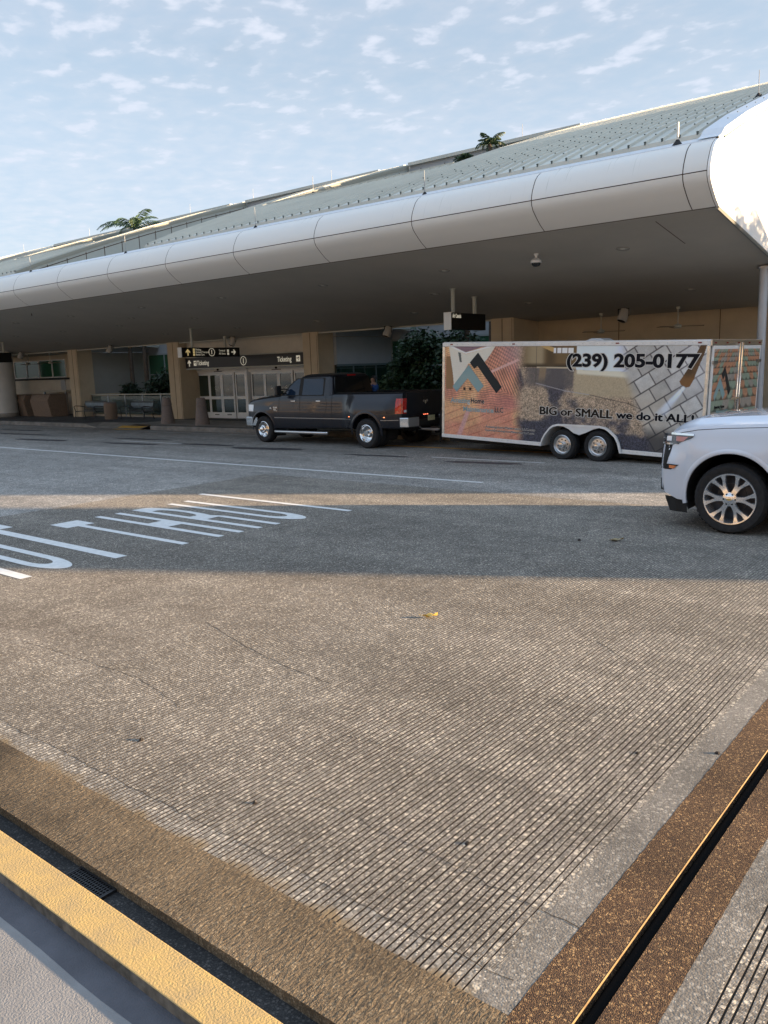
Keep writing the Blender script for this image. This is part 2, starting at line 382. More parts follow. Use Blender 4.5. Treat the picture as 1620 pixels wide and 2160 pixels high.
jn = MB(); jn.tube([(-.949, 1.5, -.045), (-.949, 18.1, -.045)], .0275, 12); S('joint_seal', jn, mat('seal_rubber', (.006, .006, .006), 1, spec=.05, bump=.003, bscale=60))
# silted gutter strip, channel, kerb, walkway
gb = MB(); rows = []
for j in range(401):
    x = -60+60*(j/400)**.5 if j < 400 else 0
    x = -60 + 59.85*(1-(1-j/400)**2.2)
    x = -60*(1-j/400)**2.4 - 1.14
    e = .012*math.sin(x*7.3)+.01*math.sin(x*17.1+1)
    rows.append([(x, 1.58, -.0005), (x, 1.70, .002), (x, 1.85, .003), (x, 1.90+e*.5, .0025), (x, 1.93, .0)])
gb.grid(rows); gb.grid([[(x, 1.58, -.0005), (x, 1.75, .001), (x, 1.93, 0)] for x in (-.77, 0, 3, 60)])
gb.add([(-62, 1.58, -.0005), (60, 1.58, -.0005), (60, 1.58, -.045), (-62, 1.58, -.045)], [(0, 1, 2, 3)])
gm = gutter_brown; S('gutter', gb, gm)
def ripple(m, axis_scale, dist):
    t = m.node_tree; b = t.nodes['Principled BSDF']; old = b.inputs['Normal'].links[0].from_node
    o = t.nodes.new('ShaderNodeTexCoord').outputs['Object']; mp = t.nodes.new('ShaderNodeMapping'); mp.inputs['Scale'].default_value = axis_scale
    mp.inputs['Rotation'].default_value = (0, 0, .5)
    t.links.new(o, mp.inputs[0]); n = t.nodes.new('ShaderNodeTexNoise'); n.inputs['Scale'].default_value = 1; n.inputs['Detail'].default_value = 3; n.inputs['Distortion'].default_value = .6
    t.links.new(mp.outputs[0], n.inputs['Vector']); bn = t.nodes.new('ShaderNodeBump'); bn.inputs['Distance'].default_value = dist
    t.links.new(n.outputs['Fac'], bn.inputs['Height']); t.links.new(old.outputs[0], bn.inputs['Normal']); t.links.new(bn.outputs[0], b.inputs['Normal'])
ripple(gm, (80, 26, 1), .013)
cb = MB(); rect(cb, -62, 1.488, 60, 1.58, -.042, 60, 1); S('gutter_channel', cb, channel_mat)
kb = MB()
ky = [(1.488, -.06), (1.487, -.008), (1.482, -.001), (1.478, .0), (1.330, .0), (1.327, -.002), (1.325, -.06)]
kb.grid([[(x, y, z) for y, z in ky] for x in np.linspace(-62, 60, 400)])
ms = [];  
for i in range(399): ms += [1, 1, 0, 0, 0, 1]
kb.m = ms
o = kb.build('kerb', [yellow_paint, kerb_side], recalc=False); o['kind'] = 'structure'
wk = MB(); rect(wk, -62, -12, 60, 1.222, -.047, 40, 8); S('sidewalk', wk, walk_mat)
wb = MB(); wb.grid([[(x, 1.222+.004*math.sin(x*3.1)+.003*math.sin(x*8.7), -.0465), (x, 1.328, -.047)] for x in np.linspace(-62, 60, 900)]); S('kerb_shade_strip', wb, mat('kerb_shade_grey', (.085, .085, .095), .9, var=.15, vscale=6, bump=.004, bscale=130))  # strip coloured dark to deepen the kerb's shadow on the walkway
wb = MB(); rect(wb, -62, 1.20, 60, 1.23, -.0475); S('sidewalk_edge', wb, walk_mat)
ga = MB(); rect(ga, -90, -60, 90, -12, -.05, 6, 3); S('rear_lot', ga, far_road)
# terminal-side kerb and pavement
kb = MB(); kb.box((-90, 18.1, -.1), (-30.6, 18.32, .15)); kb.box((-26.0, 18.1, -.1), (60, 18.32, .15))
o = kb.build('terminal_kerb', mat('far_kerb', (.20, .19, .175), .9, var=.3, vscale=3), bevel=.015); o['kind'] = 'structure'
pv = MB(); rect(pv, -90, 18.32, -30.6, 25.3, .15, 10, 2); rect(pv, -26.0, 18.32, 60, 25.3, .15, 10, 2); rect(pv, -30.6, 19.0, -26.0, 25.3, .15)
S('terminal_pavement', pv, far_walk)
rp = MB(); rp.grid([[(-30.6, 19.0, .151), (-26.0, 19.0, .151)], [(-29.6, 18.1, .02), (-26.6, 18.1, .02)], [(-29.2, 17.9, .008), (-26.5, 17.9, .008)]])
rp.add([(-30.6, 19.0, .151), (-30.6, 18.1, .15), (-29.6, 18.1, .02)], [(0, 1, 2)]); rp.add([(-26.0, 19.0, .151), (-26.0, 18.1, .15), (-26.6, 18.1, .02)], [(2, 1, 0)])
rp.add([(-30.6, 18.1, .15), (-30.6, 18.1, 0), (-29.6, 18.1, 0), (-29.6, 18.1, .02)], [(0, 1, 2, 3)])
S('kerb_ramp', rp, pale_conc)
ap = MB(); rect(ap, -28, 18.45, -12, 20.9, .154, 6, 2); S('pavement_apron', ap, pale_conc)
tp = MB(); tp.grid([[(-28.2, 18.12, .03), (-26.75, 18.12, .03)], [(-28.4, 18.5, .084), (-26.7, 18.5, .084)]])
rect(tp, -28.0, 17.72, -26.4, 18.08, .010)
S('ramp_warning_strip', tp, mat('ramp_yellow', (.58, .34, .06), .8, var=.25, vscale=6))
# painted lines, a yellow strip, lettering
def quad(mb, x0, y0, x1, y1, z=.004): rect(mb, x0, y0, x1, y1, z)
ln_ = MB(); quad(ln_, -60, 11.70, -7.44, 11.81); S('lane_line', ln_, white_paint)
for a, b_ in ((-46.6, -43.6), (-34.6, -31.6), (-22.6, -19.55), (-10.6, -7.8)):
    q = MB(); quad(q, a, 14.6, b_, 14.69); S('lane_dash', q, white_paint)
q = MB(); quad(q, -11.0, 8.49, -7.63, 8.59); S('lane_dash', q, white_paint)
q = MB(); quad(q, -60, 17.47, -29.6, 17.56); quad(q, -26.2, 17.47, 40, 17.56); S('edge_line', q, mat('grey_paint', (.42, .41, .39), .8, var=.2, vscale=5))
q = MB(); quad(q, -13.5, 16.3, -6.0, 16.52); S('yellow_strip', q, mat('mottled_yellow', (.50, .27, .07), .8, var=.35, vscale=3))  # mottled yellow-brown strip on the road beneath the trailer
def stroke(mb, x0, y0, x1, y1, sl=.10):   # bar along X with slanted ends
    mb.add([(x0, y0, .004), (x1+sl*0, y0, .004), (x1, y1, .004), (x0, y1, .004)], [(0, 1, 2, 3)])
def arc_band(mb, cx, cyy, rx, ry, tx, ty, a0, a1, n=14):
    rows = []
    for i in range(n+1):
        a = lerp(a0, a1, i/n); rows.append([(cx+rx*math.cos(a), cyy+ry*math.sin(a), .004), (cx+(rx-tx)*math.cos(a), cyy+(ry-ty)*math.sin(a), .004)])
    mb.grid(rows)
T_ = MB(); stroke(T_, -10.62, 5.64, -10.17, 6.05); stroke(T_, -10.17, 5.80, -7.88, 5.90)
H_ = MB(); stroke(H_, -10.62, 6.32, -7.85, 6.42); stroke(H_, -10.60, 6.64, -7.84, 6.74); stroke(H_, -9.45, 6.42, -9.0, 6.64)
R_ = MB(); stroke(R_, -10.62, 6.95, -7.83, 7.05); stroke(R_, -10.62, 7.05, -10.25, 7.15); stroke(R_, -9.35, 7.05, -8.98, 7.15)
arc_band(R_, -9.8, 7.16, .82, .20, .37, .10, -math.pi/2+math.pi, math.pi/2-math.pi+math.pi, 2) if False else None
R_.grid([[(-9.8-.82*math.cos(a), 7.15+.20*math.sin(a), .004), (-9.8-.45*math.cos(a), 7.15+.10*math.sin(a), .004)] for a in np.linspace(0, math.pi, 17)])
stroke(R_, -8.98, 7.26, -7.82, 7.36); R_.add([(-9.3, 7.16, .0048), (-8.985, 7.16, .0048), (-8.985, 7.36, .0048), (-9.2, 7.28, .0048)], [(0, 1, 2, 3)])
def U_mb(x0, x1, ya, yb, t, hook=.62):
    m_ = MB(); xc = x1-hook; yc = (ya+yb)/2; ry = (yb-ya)/2
    stroke(m_, x0, ya, xc, ya+t); stroke(m_, x0, yb-t, xc, yb)
    m_.grid([[(xc+hook*math.sin(a), yc-ry*math.cos(a), .004), (xc+(hook*.42)*math.sin(a), yc-(ry-t)*math.cos(a), .004)] for a in np.linspace(0, math.pi, 21)])
    return m_
for mb_ in (T_, H_, R_, U_mb(-10.6, -7.79, 7.57, 7.98, .10)): S('road_lettering', mb_, white_paint)
T2 = MB(); stroke(T2, -11.4, 4.94, -7.95, 5.09)
T2.add([(-11.4, 4.75, .004), (-10.95, 4.75, .004), (-10.95, 4.94, .004), (-11.4, 4.94, .004)], [(0, 1, 2, 3)]); T2.add([(-11.4, 5.09, .004), (-10.95, 5.09, .004), (-10.95, 5.28, .004), (-11.4, 5.28, .004)], [(0, 1, 2, 3)])
S('road_lettering', T2, white_paint); S('road_lettering', U_mb(-11.2, -8.02, 4.20, 4.61, .105), white_paint)
P2 = MB(); stroke(P2, -11.4, 3.86, -7.98, 3.99); S('road_lettering', P2, white_paint)
# cracks and the saw cut where the brooming starts
crk = mat('crack_dark', (.03, .026, .022), .95)
def crack(pts, w_, seed):
    rd = random.Random(seed); P_ = []
    for a, b_ in zip(pts, pts[1:]):
        n_ = max(3, int(math.hypot(b_[0]-a[0], b_[1]-a[1])/.05))
        for k in range(n_): P_.append((lerp(a[0], b_[0], k/n_)+rd.gauss(0, .006), lerp(a[1], b_[1], k/n_)+rd.gauss(0, .006)))
    q = MB(); q.grid([[(x, y-w_*rd.uniform(.2, 1), .0016), (x+w_*.3, y+w_*rd.uniform(.2, 1), .0016)] for x, y in P_]); S('crack', q, crk)
crack([(-9, 2.062), (-5, 2.066), (-1.16, 2.060)], .0028, 1); crack([(-1.16, 2.43), (-1.75, 2.47), (-2.6, 2.52)], .003, 2)
crack([(-5.2, 4.0), (-4.2, 3.72), (-3.4, 3.6)], .004, 3); crack([(-2.4, 5.3), (-2.0, 5.0), (-1.7, 4.86)], .005, 4); crack([(-6.0, 2.9), (-4.6, 2.95), (-3.9, 2.8)], .003, 5)
crack([(-2.9, 3.1), (-2.2, 3.2), (-1.3, 3.15)], .0025, 7)
# oil and tar stains on the loading lane
st_m = mat('oil_stain', (.055, .052, .055), .6, var=.4, vscale=6)
for x, y, a, b_ in ((-21.3, 14.1, 1.1, .22), (-18.7, 14.75, 1.0, .2), (-15.9, 14.6, 1.0, .3), (-12.0, 14.4, .8, .14), (-26.0, 13.8, 1.2, .25), (-29.5, 15.0, 1.5, .2), (-32.0, 16.2, 1.3, .2), (-9.0, 14.2, .7, .22), (-22.5, 15.3, 1.2, .2)):
    q = MB(); n = 26; rr = random.Random(int(x*10)); pts = []
    for k in range(n):
        a_ = 2*math.pi*k/n; f = 1+.28*math.sin(a_*2+rr.random())+rr.uniform(-.1, .1); pts.append((x+a*f*math.cos(a_)+b_*.8*math.sin(a_), y+b_*f*math.sin(a_), .0025))
    q.add(pts+[(x, y, .0025)], [(k, (k+1) % n, n) for k in range(n)]); S('oil_stain', q, st_m)

# ================================================================== TERMINAL BUILDING
TB = thing('terminal_building', (-20, 22, 0), 'low cream airport terminal with a long rounded canopy and green ribbed metal roof', 'building')
def B(name, mb, m, parent=None, smooth=None, bevel=None, recalc=True, label=None):
    p = parent or TB; o = mb.build(name, m, parent=p, smooth=smooth, bevel=bevel, recalc=recalc)
    if p is TB: o.location = -Vector(TB.location)
    if label: o['label'] = label
    return o
XL, XR = -62.0, -4.48
def soff(y): return 4.41-.156*(y-14.06) if y < 21.2 else 3.296-.05*(y-21.2)
def roofz(y): return interp(y, [(14.38, 5.53), (15.5, 5.99), (16.92, 6.50), (18.33, 7.0), (20.1, 7.60), (22.7, 8.43), (25.4, 9.25)])
sf = MB(); ysf = [14.19, 16, 18, 20, 21.3]
sf.grid([[(x, y, soff(y)) for y in ysf] for x in (XL, -40, -30, -20, -10, XR)])
sf.grid([[(x, y, soff(y)+.12) for y in ysf] for x in (XL, -40, -30, -20, -10, XR)])
for a, b_ in ((XL, -36.6), (-28.8, -20.15), (-13.07, XR)):
    sf.grid([[(x, y, soff(y)) for y in (21.3, 22.0, 23.2)] for x in (a, b_)])
sf.add([(XL, 21.3, soff(21.3)), (XR, 21.3, soff(21.3)), (XR, 21.3, soff(21.3)+.12), (XL, 21.3, soff(21.3)+.12)], [(0, 1, 2, 3)])
B('soffit', sf, soffit_m, recalc=False)
# hairline joints in the soffit and the edge trim
sj = MB()
for x in [-4.86-.02-2.71*k for k in range(21)]:
    if x > XL: sj.box((x-.006, 14.25, 0), (x+.006, 14.26, .0)) if False else None
for y in (15.0,):
    pass
sj.grid([[(x, 14.19, soff(14.19)-.004), (x, 14.215, soff(14.215)-.004)] for x in (XL, XR)])
sj.grid([[(-5.6, 14.5, soff(14.5)-.003), (-5.58, 14.5, soff(14.5)-.003)], [(-5.6, 16.0, soff(16.)-.003), (-5.58, 16.0, soff(16.)-.003)]])
B('soffit_joint', sj, seam_m, recalc=False)
# fascia: rounded panels with open joints over a dark backing
prof = [(14.06, 5.40), (13.93, 5.32), (13.845, 5.235), (13.79, 5.14), (13.735, 5.03), (13.705, 4.93), (13.70, 4.878)]
prof2 = [(13.70, 4.862), (13.71, 4.79), (13.755, 4.71), (13.83, 4.64), (13.92, 4.565), (14.04, 4.475), (14.19, 4.391)]
fa = MB(); seams = [XR] + [-4.86-2.71*k for k in range(22)]
seams = [s for s in seams if s > XL] + [XL]
for a, b_ in zip(seams, seams[1:]):
    for pr in (prof, prof2):
        fa.grid([[(x, y, z) for y, z in pr] for x in (a-.008, b_+.008)])
B('fascia', fa, fascia_m, smooth=50, recalc=False)
fk = MB(); fk.grid([[(x, y+.03, z) for y, z in prof+prof2] for x in (XL, XR)]); B('fascia_backing', fk, seam_m, smooth=50, recalc=False)
fl = MB(); fl.grid([[(x, y, z) for y, z in ((14.05, 5.385), (14.06, 5.415), (14.30, 5.50), (14.56, 5.58))] for x in (XL, XR)]); B('eave_flashing', fl, flash_m, recalc=False)
# end gable
yc = [14.38, 15.5, 16.92, 18.33, 20.1, 22.7, 25.4]
poly = [(y, z) for y, z in reversed(prof2)] + [(y, z) for y, z in reversed(prof)] + [(14.20, 5.40), (14.38, 5.47)] + [(y, roofz(y)-.07) for y in yc[1:]] + [(25.4, 3.1), (21.3, soff(21.3))]
gw = MB(); gw.prism(poly, 0, XR+.002, XR+.05); B('gable_wall', gw, mat('gable_white', (.82, .81, .78), .5, var=.03, vscale=2))
gt = MB(); pts = [(XR+.02, y, z-.02) for y, z in ((14.19, 4.391), (15, soff(15)), (17, soff(17)), (19, soff(19)), (21.3, soff(21.3)))]; gt.tube(pts, .03, 6); B('gable_trim', gt, mat('dull_trim', (.2, .2, .18), .7))
gt = MB(); gt.grid([[(XR-.30, y, z+.115), (XR+.04, y, z+.10), (XR+.055, y, z+.03), (XR+.03, y, z-.03)] for y, z in [(14.08, 5.335), (14.22, 5.40)]+[(y, roofz(y)) for y in yc]]); B('rake_trim', gt, flash_m, recalc=False)
# roof: standing-seam sheets
def roof_section(x0, x1, y0, y1, name='roof', eave=True, studs=False):
    mb = MB(); P = .30; n = max(1, round((x1-x0)/P)); P = (x1-x0)/n; xs = [(x0, 0)]
    for i in range(n):
        c = x0+(i+.5)*P; xs += [(c-.02, 0), (c-.012, .05), (c+.012, .05), (c+.02, 0)]
    xs.append((x1, 0)); ys = [y0]+[y for y in (14.9, 15.5, 16.2, 16.92, 17.6, 18.33, 19.2, 20.1, 21.4, 22.7, 24.0) if y0 < y < y1]+[y1]
    mb.grid([[(x, y, roofz(y)+.05+h) for x, h in xs] for y in ys])
    mb.add([(x0, y0, roofz(y0)+.05), (x1, y0, roofz(y0)+.05), (x1, y0, roofz(y0)-.02), (x0, y0, roofz(y0)-.02)], [(3, 2, 1, 0)])
    if y1 < 25: mb.add([(x0, y1, roofz(y1)+.05), (x1, y1, roofz(y1)+.05), (x1, y1, soff(y1)+.1), (x0, y1, soff(y1)+.1)], [(0, 1, 2, 3)])
    for xx in (x0, x1): mb.add([(xx, y0, roofz(y0)+.05), (xx, y1, roofz(y1)+.05), (xx, y1, soff(min(y1, 22)) + .05), (xx, y0, soff(y0)+.05)], [(0, 1, 2, 3)])
    if eave:
        br = mb; mb.cur = 1
        for i in range(n):
            c = x0+(i+.5)*P; z = roofz(y0)
            br.box((c-.008, y0-.012, z+.04), (c+.008, y0+.01, z+.085)); br.box((c-.02, y0-.012, z+.080), (c+.02, y0+.01, z+.092))
    if studs:
        for i in range(26):
            x = -12.2+.2969*(i+.5)
            for k in range(min(7, 1+i//2)):
                y = 15.0+k*.52+.12*(i % 3); z = roofz(y)+.10; mb.box((x-.010, y-.012, z), (x+.010, y+.012, z+.016))
    return B(name, mb, [roof_m, mat('rib_end_grey', (.10, .12, .11), .7)], recalc=False)
y_e = 14.52
S1 = roof_section(-12.2, XR, y_e, 25.4, studs=True); roof_section(-19.1, -12.2, y_e, 18.1); roof_section(-20.4, -19.1, y_e, 25.4)
roof_section(-28.9, -28.0, y_e, 25.4); roof_section(-34.9, -28.9, y_e, 18.3); roof_section(-36.2, -34.9, y_e, 25.4)
roof_section(-51.0, -43.8, y_e, 25.4); roof_section(-60.0, -51.0, y_e, 18.2, eave=False)
# courts cut through the roof: raking walls, copings, back walls
def rake_wall(x, y0, y1):
    mb = MB(); ys = [y0]+[y for y in (15.5, 16.92, 18.33, 20.1, 22.7) if y0 < y < y1]+[y1]
    mb.grid([[(x+.03, y, roofz(y)-.02), (x+.03, y, roofz(y)-1.2 if roofz(y)-1.2 > soff(min(y, 21.3))+.1 else soff(y)+.11), (x+.03, y, soff(min(y, 21.3))+.1)] for y in ys])
    o = B('court_wall', mb, mat('court_wall_panel', (.47, .50, .46), .6, var=.04, vscale=1), recalc=False)
    c = MB(); c.grid([[(x+.05, y, roofz(y)-.07), (x+.05, y, roofz(y)+.05), (x+.03, y, roofz(y)+.07), (x-.30, y, roofz(y)+.09), (x-.30, y, roofz(y)+.02)] for y in ys])
    B('coping', c, mat('coping_dull', (.34, .34, .29), .9, spec=.1), recalc=False, parent=None)
    s_ = MB(); s_.grid([[(x+.035, y, roofz(y)-.16), (x+.035, y, roofz(y)-.19)] for y in ys])
    y = y0+.4
    while y < y1: s_.box((x+.032, y-.011, roofz(y)-1.6), (x+.042, y+.011, roofz(y)-.12)); y += .78
    B('wall_seam', s_, seam_m, parent=o)
def back_wall(x0, x1, seams=True):
    mb = MB(); mb.box((x0, 25.32, 3.1), (x1, 25.5, roofz(25.4)+.02)); o = B('court_wall', mb, greyblue)
    c = MB(); c.box((x0, 25.2, roofz(25.4)-.02), (x1, 25.75, roofz(25.4)+.09)); B('coping', c, roof_m)
    s_ = MB(); x = x0+.5
    while x < x1: s_.box((x-.012, 25.312, 3.1), (x+.012, 25.325, 9.1)); x += 1.05
    s_.box((x0, 25.31, 8.9), (x1, 25.325, 8.93)); B('wall_seam', s_, seam_m, parent=o)
rake_wall(-28.0, 14.6, 25.3); rake_wall(-19.1, 18.1, 25.3); rake_wall(-34.9, 18.2, 25.3)
back_wall(-27.9, -20.4); back_wall(-19.0, -12.2); back_wall(-34.8, -28.9); back_wall(-43.8, -36.2)
for (a, b_, y) in ((-19.1, -12.2, 18.1), (-34.9, -28.9, 18.3)): B('coping', MB().box((a+.05, y-.02, roofz(y)+.06), (b_, y+.14, roofz(y)+.12)), cream)
ft = MB(); ft.box((-27.95, 14.6, 4.60), (-20.45, 25.3, 4.7)); B('flat_roof', ft, pale_conc)
# pillars
for k, (a, b_) in enumerate(((-52.2, -51.4), (-44.4, -43.6), (-36.6, -35.8), (-28.82, -28.05), (-20.9, -20.15), (-13.07, -12.3))):
    p = MB(); p.box((a, 21.2, .15), (b_, 22.0, soff(21.3)+.05)); o = B('pillar', p, tan, bevel=.012)
    s_ = MB(); m_ = (a+b_)/2; s_.box((m_-.01, 21.194, .15), (m_+.01, 21.205, soff(21.2))); s_.box((b_-.06, 21.195, .15), (b_-.05, 21.205, soff(21.2))); B('pillar_seam', s_, seam_m, parent=o)
tr = MB()
for a, b_ in ((-43.6, -36.6), (-35.8, -28.82), (-28.05, -20.9), (-20.15, -13.07)): tr.box((a, 21.26, soff(21.2)-.05), (b_, 21.33, soff(21.2)-.003))
B('ceiling_trim', tr, cream)
# walls
wl = MB(); wl.box((-12.3, 22.7, .15), (XR+.02, 22.9, 3.3)); W1 = B('wall', wl, tan)
for x in (-9.74, -6.95): B('wall_seam', MB().box((x-.008, 22.692, .15), (x+.008, 22.705, 3.3)), seam_m, parent=W1)
for a_, b_ in (((-12.9, 21.99, .15), (-12.3, 22.9, 3.28)), ((-28.8, 22.0, .15), (-28.05, 25.3, 4.4)), ((-20.9, 22.0, .15), (-20.16, 25.3, 4.4))): B('wall', MB().box(a_, b_), tan)
# entrance bay
wl = MB(); wl.box((-28.05, 21.62, 2.62), (-20.9, 21.8, 3.29)); B('wall', wl, tan_l, label='plain beige wall above the ticketing doors')
wl = MB(); wl.box((XL, 22.9, .15), (-36.6, 23.1, 1.95)); B('wall', wl, tan_l)
for a_, b_ in (((-39.9, 22.95, 1.95), (-36.6, 23.1, 3.3)), ((XL, 22.95, 2.98), (-39.9, 23.1, 3.3))): B('wall', MB().box(a_, b_), tan)
sl = MB(); sl.box((XL, 22.82, 1.93), (-39.2, 23.0, 2.03)); B('window_sill', sl, matte_black)
for k in range(9):
    x1 = -39.95-k*1.35; wnd = MB()
    for a, b_, c_2, d in ((x1-1.33, x1, 2.04, 2.09), (x1-1.33, x1, 2.93, 2.98), (x1-.04, x1, 2.09, 2.93), (x1-1.33, x1-1.29, 2.09, 2.93)): wnd.box((a, 22.96, c_2), (b_, 23.02, d))
    o = B('window', wnd, white_metal); pn = MB(); pn.box((x1-1.29, 22.99, 2.09), (x1-.04, 23.0, 2.93)); B('pane', pn, mat('green_pane', (.02, .09, .05), .12, spec=.25), parent=o)
nt_ = MB(); nt_.box((-40.4, 22.87, 1.35), (-39.95, 22.895, 1.9)); B('notice_board', nt_, greyblue)
# courts behind the pavement: side walls, back walls, green windows
def court(x0, x1, side_mat, zlow, low_mat, low_win):
    o = MB(); o.box((x0-.15, 22.0, zlow), (x0, 25.3, 3.14)); B('court_side_wall', o, side_mat)
    o = MB(); o.box((x0-.15, 22.0, 3.16), (x0+.01, 25.3, 6.0)); B('court_side_wall', o, greyblue)
    if low_win:
        o = MB(); o.box((x0-.12, 22.0, .15), (x0-.03, 25.3, zlow)); q = B('window', o, dark_glass)
        f_ = MB(); f_.box((x0-.05, 22.0, zlow-.06), (x0+.01, 25.3, zlow+.02))
        for y in (22.9, 24.2): f_.box((x0-.04, y-.025, .15), (x0, y+.025, zlow-.06))
        B('window_frame', f_, mat('teal_frame', (.11, .15, .16), .5), parent=q)
    else:
        o = MB(); o.box((x0-.15, 22.0, .15), (x0, 25.3, zlow)); B('court_side_wall', o, low_mat)
    b_ = MB(); b_.box((x0, 25.2, .15), (x1, 25.31, .5)); b_.box((x0, 25.2, 3.05), (x1, 25.33, 6.5)); B('court_back_wall', b_, greyblue)
    n = int((x1-x0)/1.3)
    for k in range(n+1):
        a = x0+k*1.3; e = min(a+1.3, x1)
        if e-a < .2: continue
        f_ = MB(); f_.box((a, 25.14, .5), (a+.06, 25.2, 3.05)); f_.box((a+.06, 25.14, 2.98), (e, 25.2, 3.05)); f_.box((a+.06, 25.14, .5), (e, 25.2, .56)); f_.box((a+.06, 25.14, 2.0), (e, 25.2, 2.05))
        q = B('window', f_, mat('pale_frame', (.30, .34, .34), .5)); pn = MB(); pn.box((a+.06, 25.165, .56), (e, 25.18, 2.98)); B('pane', pn, mat('green_pane2', (.03, .10, .055), .08, spec=.8), parent=q)
court(-35.8, -28.8, mat('court_panel', (.27, .27, .245), .8, var=.05, vscale=2), 1.2, tan, False)
court(-20.0, -13.07, mat('court_panel2', (.35, .38, .40), .7, var=.05, vscale=2), 2.15, tan, True)
for a_, b_ in (((-35.8, 21.9, .15), (-28.8, 22.0, .34)), ((-20.0, 21.9, .15), (-13.07, 22.0, .5))): B('planter_edge', MB().box(a_, b_), tan_l)
soil = MB(); rect(soil, -35.8, 22.0, -28.8, 25.2, .3); rect(soil, -20, 22, -13.07, 25.2, .3); o = S('planting_bed', soil, mat('soil', (.03, .024, .018), .95, bump=.01, bscale=20))
# glass balustrade in front of the left court
gr = thing('glass_railing', (-32.3, 21.75, .15), 'low glass railing with a pale handrail behind the two benches', 'railing')
q = MB(); q.box((-3.45, -.03, 1.0), (3.45, .03, 1.05)); q.build('handrail', cream, parent=gr)
for k in range(6):
    q = MB(); x = -3.4+k*1.36; q.box((x-.02, -.02, 0), (x+.02, .02, 1.0)); q.build('post', steel_dull, parent=gr)
gg = mat('railing_glass', (.30, .38, .36), .06, trans=.75, spec=.6)
for k in range(5):
    q = MB(); x = -3.4+k*1.36; q.box((x+.05, -.006, .12), (x+1.31, .006, .95)); q.build('glass_panel', gg, parent=gr)
# automatic doors
E2 = thing('entrance_doors', (-24.5, 22.1, .15), 'white-framed glass sliding entrance doors beneath the ticketing sign', 'doors')
fr_m = mat('door_frame', (.72, .73, .72), .5, var=.03, vscale=4)
q = MB(); q.box((-3.8, -.05, 1.93), (3.6, .12, 2.06)); q.box((-.50, -.12, 0), (-.34, .12, 2.0)); q.box((-3.75, -.04, 0), (-3.66, .1, 1.93)); q.box((3.5, -.04, 0), (3.6, .1, 1.93)); q.box((-3.7, -.02, 1.86), (3.5, .06, 1.93))
q.build('door_frame', fr_m, parent=E2, bevel=.006)
def leaf(x0, x1, dy, sticker, gap):
    d = MB(); t = .07
    d.box((x0, dy, .0), (x1, dy+.045, .24)); d.box((x0, dy, .24), (x0+t, dy+.045, 1.86)); d.box((x1-t, dy, .24), (x1, dy+.045, 1.86))
    d.box((x0+t, dy, .78), (x1-t, dy+.045, .90)); d.box((x0+t, dy, 1.76), (x1-t, dy+.045, 1.86))
    o = d.build('door', fr_m, parent=E2, bevel=.004)
    g_ = MB(); g_.box((x0+t, dy+.02, .24), (x1-t, dy+.028, .78)); g_.box((x0+t, dy+.02, .90), (x1-t, dy+.028, 1.76)); g_.build('pane', dark_glass, parent=o)
    if sticker:
        c = (x0+x1)/2; s2 = MB()
        s2.grid([[(c+rr*math.cos(a), dy+.015, 1.26+rr*math.sin(a)) for rr in (.028, .04)] for a in np.linspace(0, 2*math.pi, 15)]); s2.box((c-.035, dy+.012, 1.18), (c+.035, dy+.016, 1.205)); s2.build('sticker', white_sign, parent=o)
        s3 = MB(); s3.box((c-.14, dy-.004, .13), (c+.14, dy-.001, .165)); s3.build('label_strip', black, parent=o)
for x0 in (-3.66, -.34+.06):
    leaf(x0, x0+.80, .03, False, 0); leaf(x0+.84, x0+1.62, -.02, True, 0); leaf(x0+1.635, x0+2.40, -.02, True, 0); leaf(x0+2.42, x0+3.14, .03, False, 0)
q = MB()
for x in (-2.15, 1.3): q.lathe([(.0, .05), (.045, .05), (.045, 0)], (x, -.05, 1.985), 1, 12, -1); q.box((x-.25, -.075, 1.90), (x+.25, -.055, 1.925))
q.build('sensor', matte_black, parent=E2)
vest = MB(); vest.box((-3.7, 2.6, 0), (3.6, 2.7, 2.1)); vest.build('vestibule_wall', mat('vestibule', (.05, .05, .045), .8), parent=E2)
# header sign above the doors
def arrow(mb, cx, cz, s, ang, y=0, axis='x'):
    # arrow drawn in the (u, z) plane
    base = [(-.11, -.5), (.11, -.5), (.11, .12), (.34, -.1), (.46, .06), (0, .52), (-.46, .06), (-.34, -.1), (-.11, .12)]
    P = []
    for u, v in base:
        uu = u*math.cos(ang)-v*math.sin(ang); vv = u*math.sin(ang)+v*math.cos(ang); P.append((cx+uu*s, cz+vv*s))
    if axis == 'x': mb.prism(P, 1, y-.003, y)
    else: mb.prism(P, 0, y, y+.003)
def ring(mb, cx, cz, r0, r1, y, axis='x', n=28):
    f = (lambda u, v: (u, y, v)) if axis == 'x' else (lambda u, v: (y, u, v))
    mb.grid([[f(cx+r*math.cos(a), cz+r*math.sin(a)) for r in (r0, r1)] for a in np.linspace(0, 2*math.pi, n+1)])
HS = thing('ticketing_sign', (-24.5, 21.5, 2.22), 'long dark sign band with Ticketing and number 1 above the glass doors', 'sign')
q = MB(); q.box((-3.52, 0, 0), (3.56, .12, .42)); q.build('board', mat('sign_dark', (.035, .033, .03), .5), parent=HS)
q = MB(); q.box((-3.52, -.02, -.05), (3.56, .55, -.004)); q.build('trim', cream, parent=HS)
q = MB(); q.box((-3.52, -.02, .425), (3.56, .2, .46)); q.build('trim', cream, parent=HS)
text('lettering', 'Ticketing', .26, sign_glow, HS, (-2.78, -.004, .12), FACE_MY, .004, .78)
text('lettering', 'Ticketing', .26, sign_glow, HS, (1.95, -.004, .12), FACE_MY, .004, .78)
text('lettering', '1', .27, sign_glow, HS, (.06, -.004, .12), FACE_MY, .008, .8, align='CENTER')
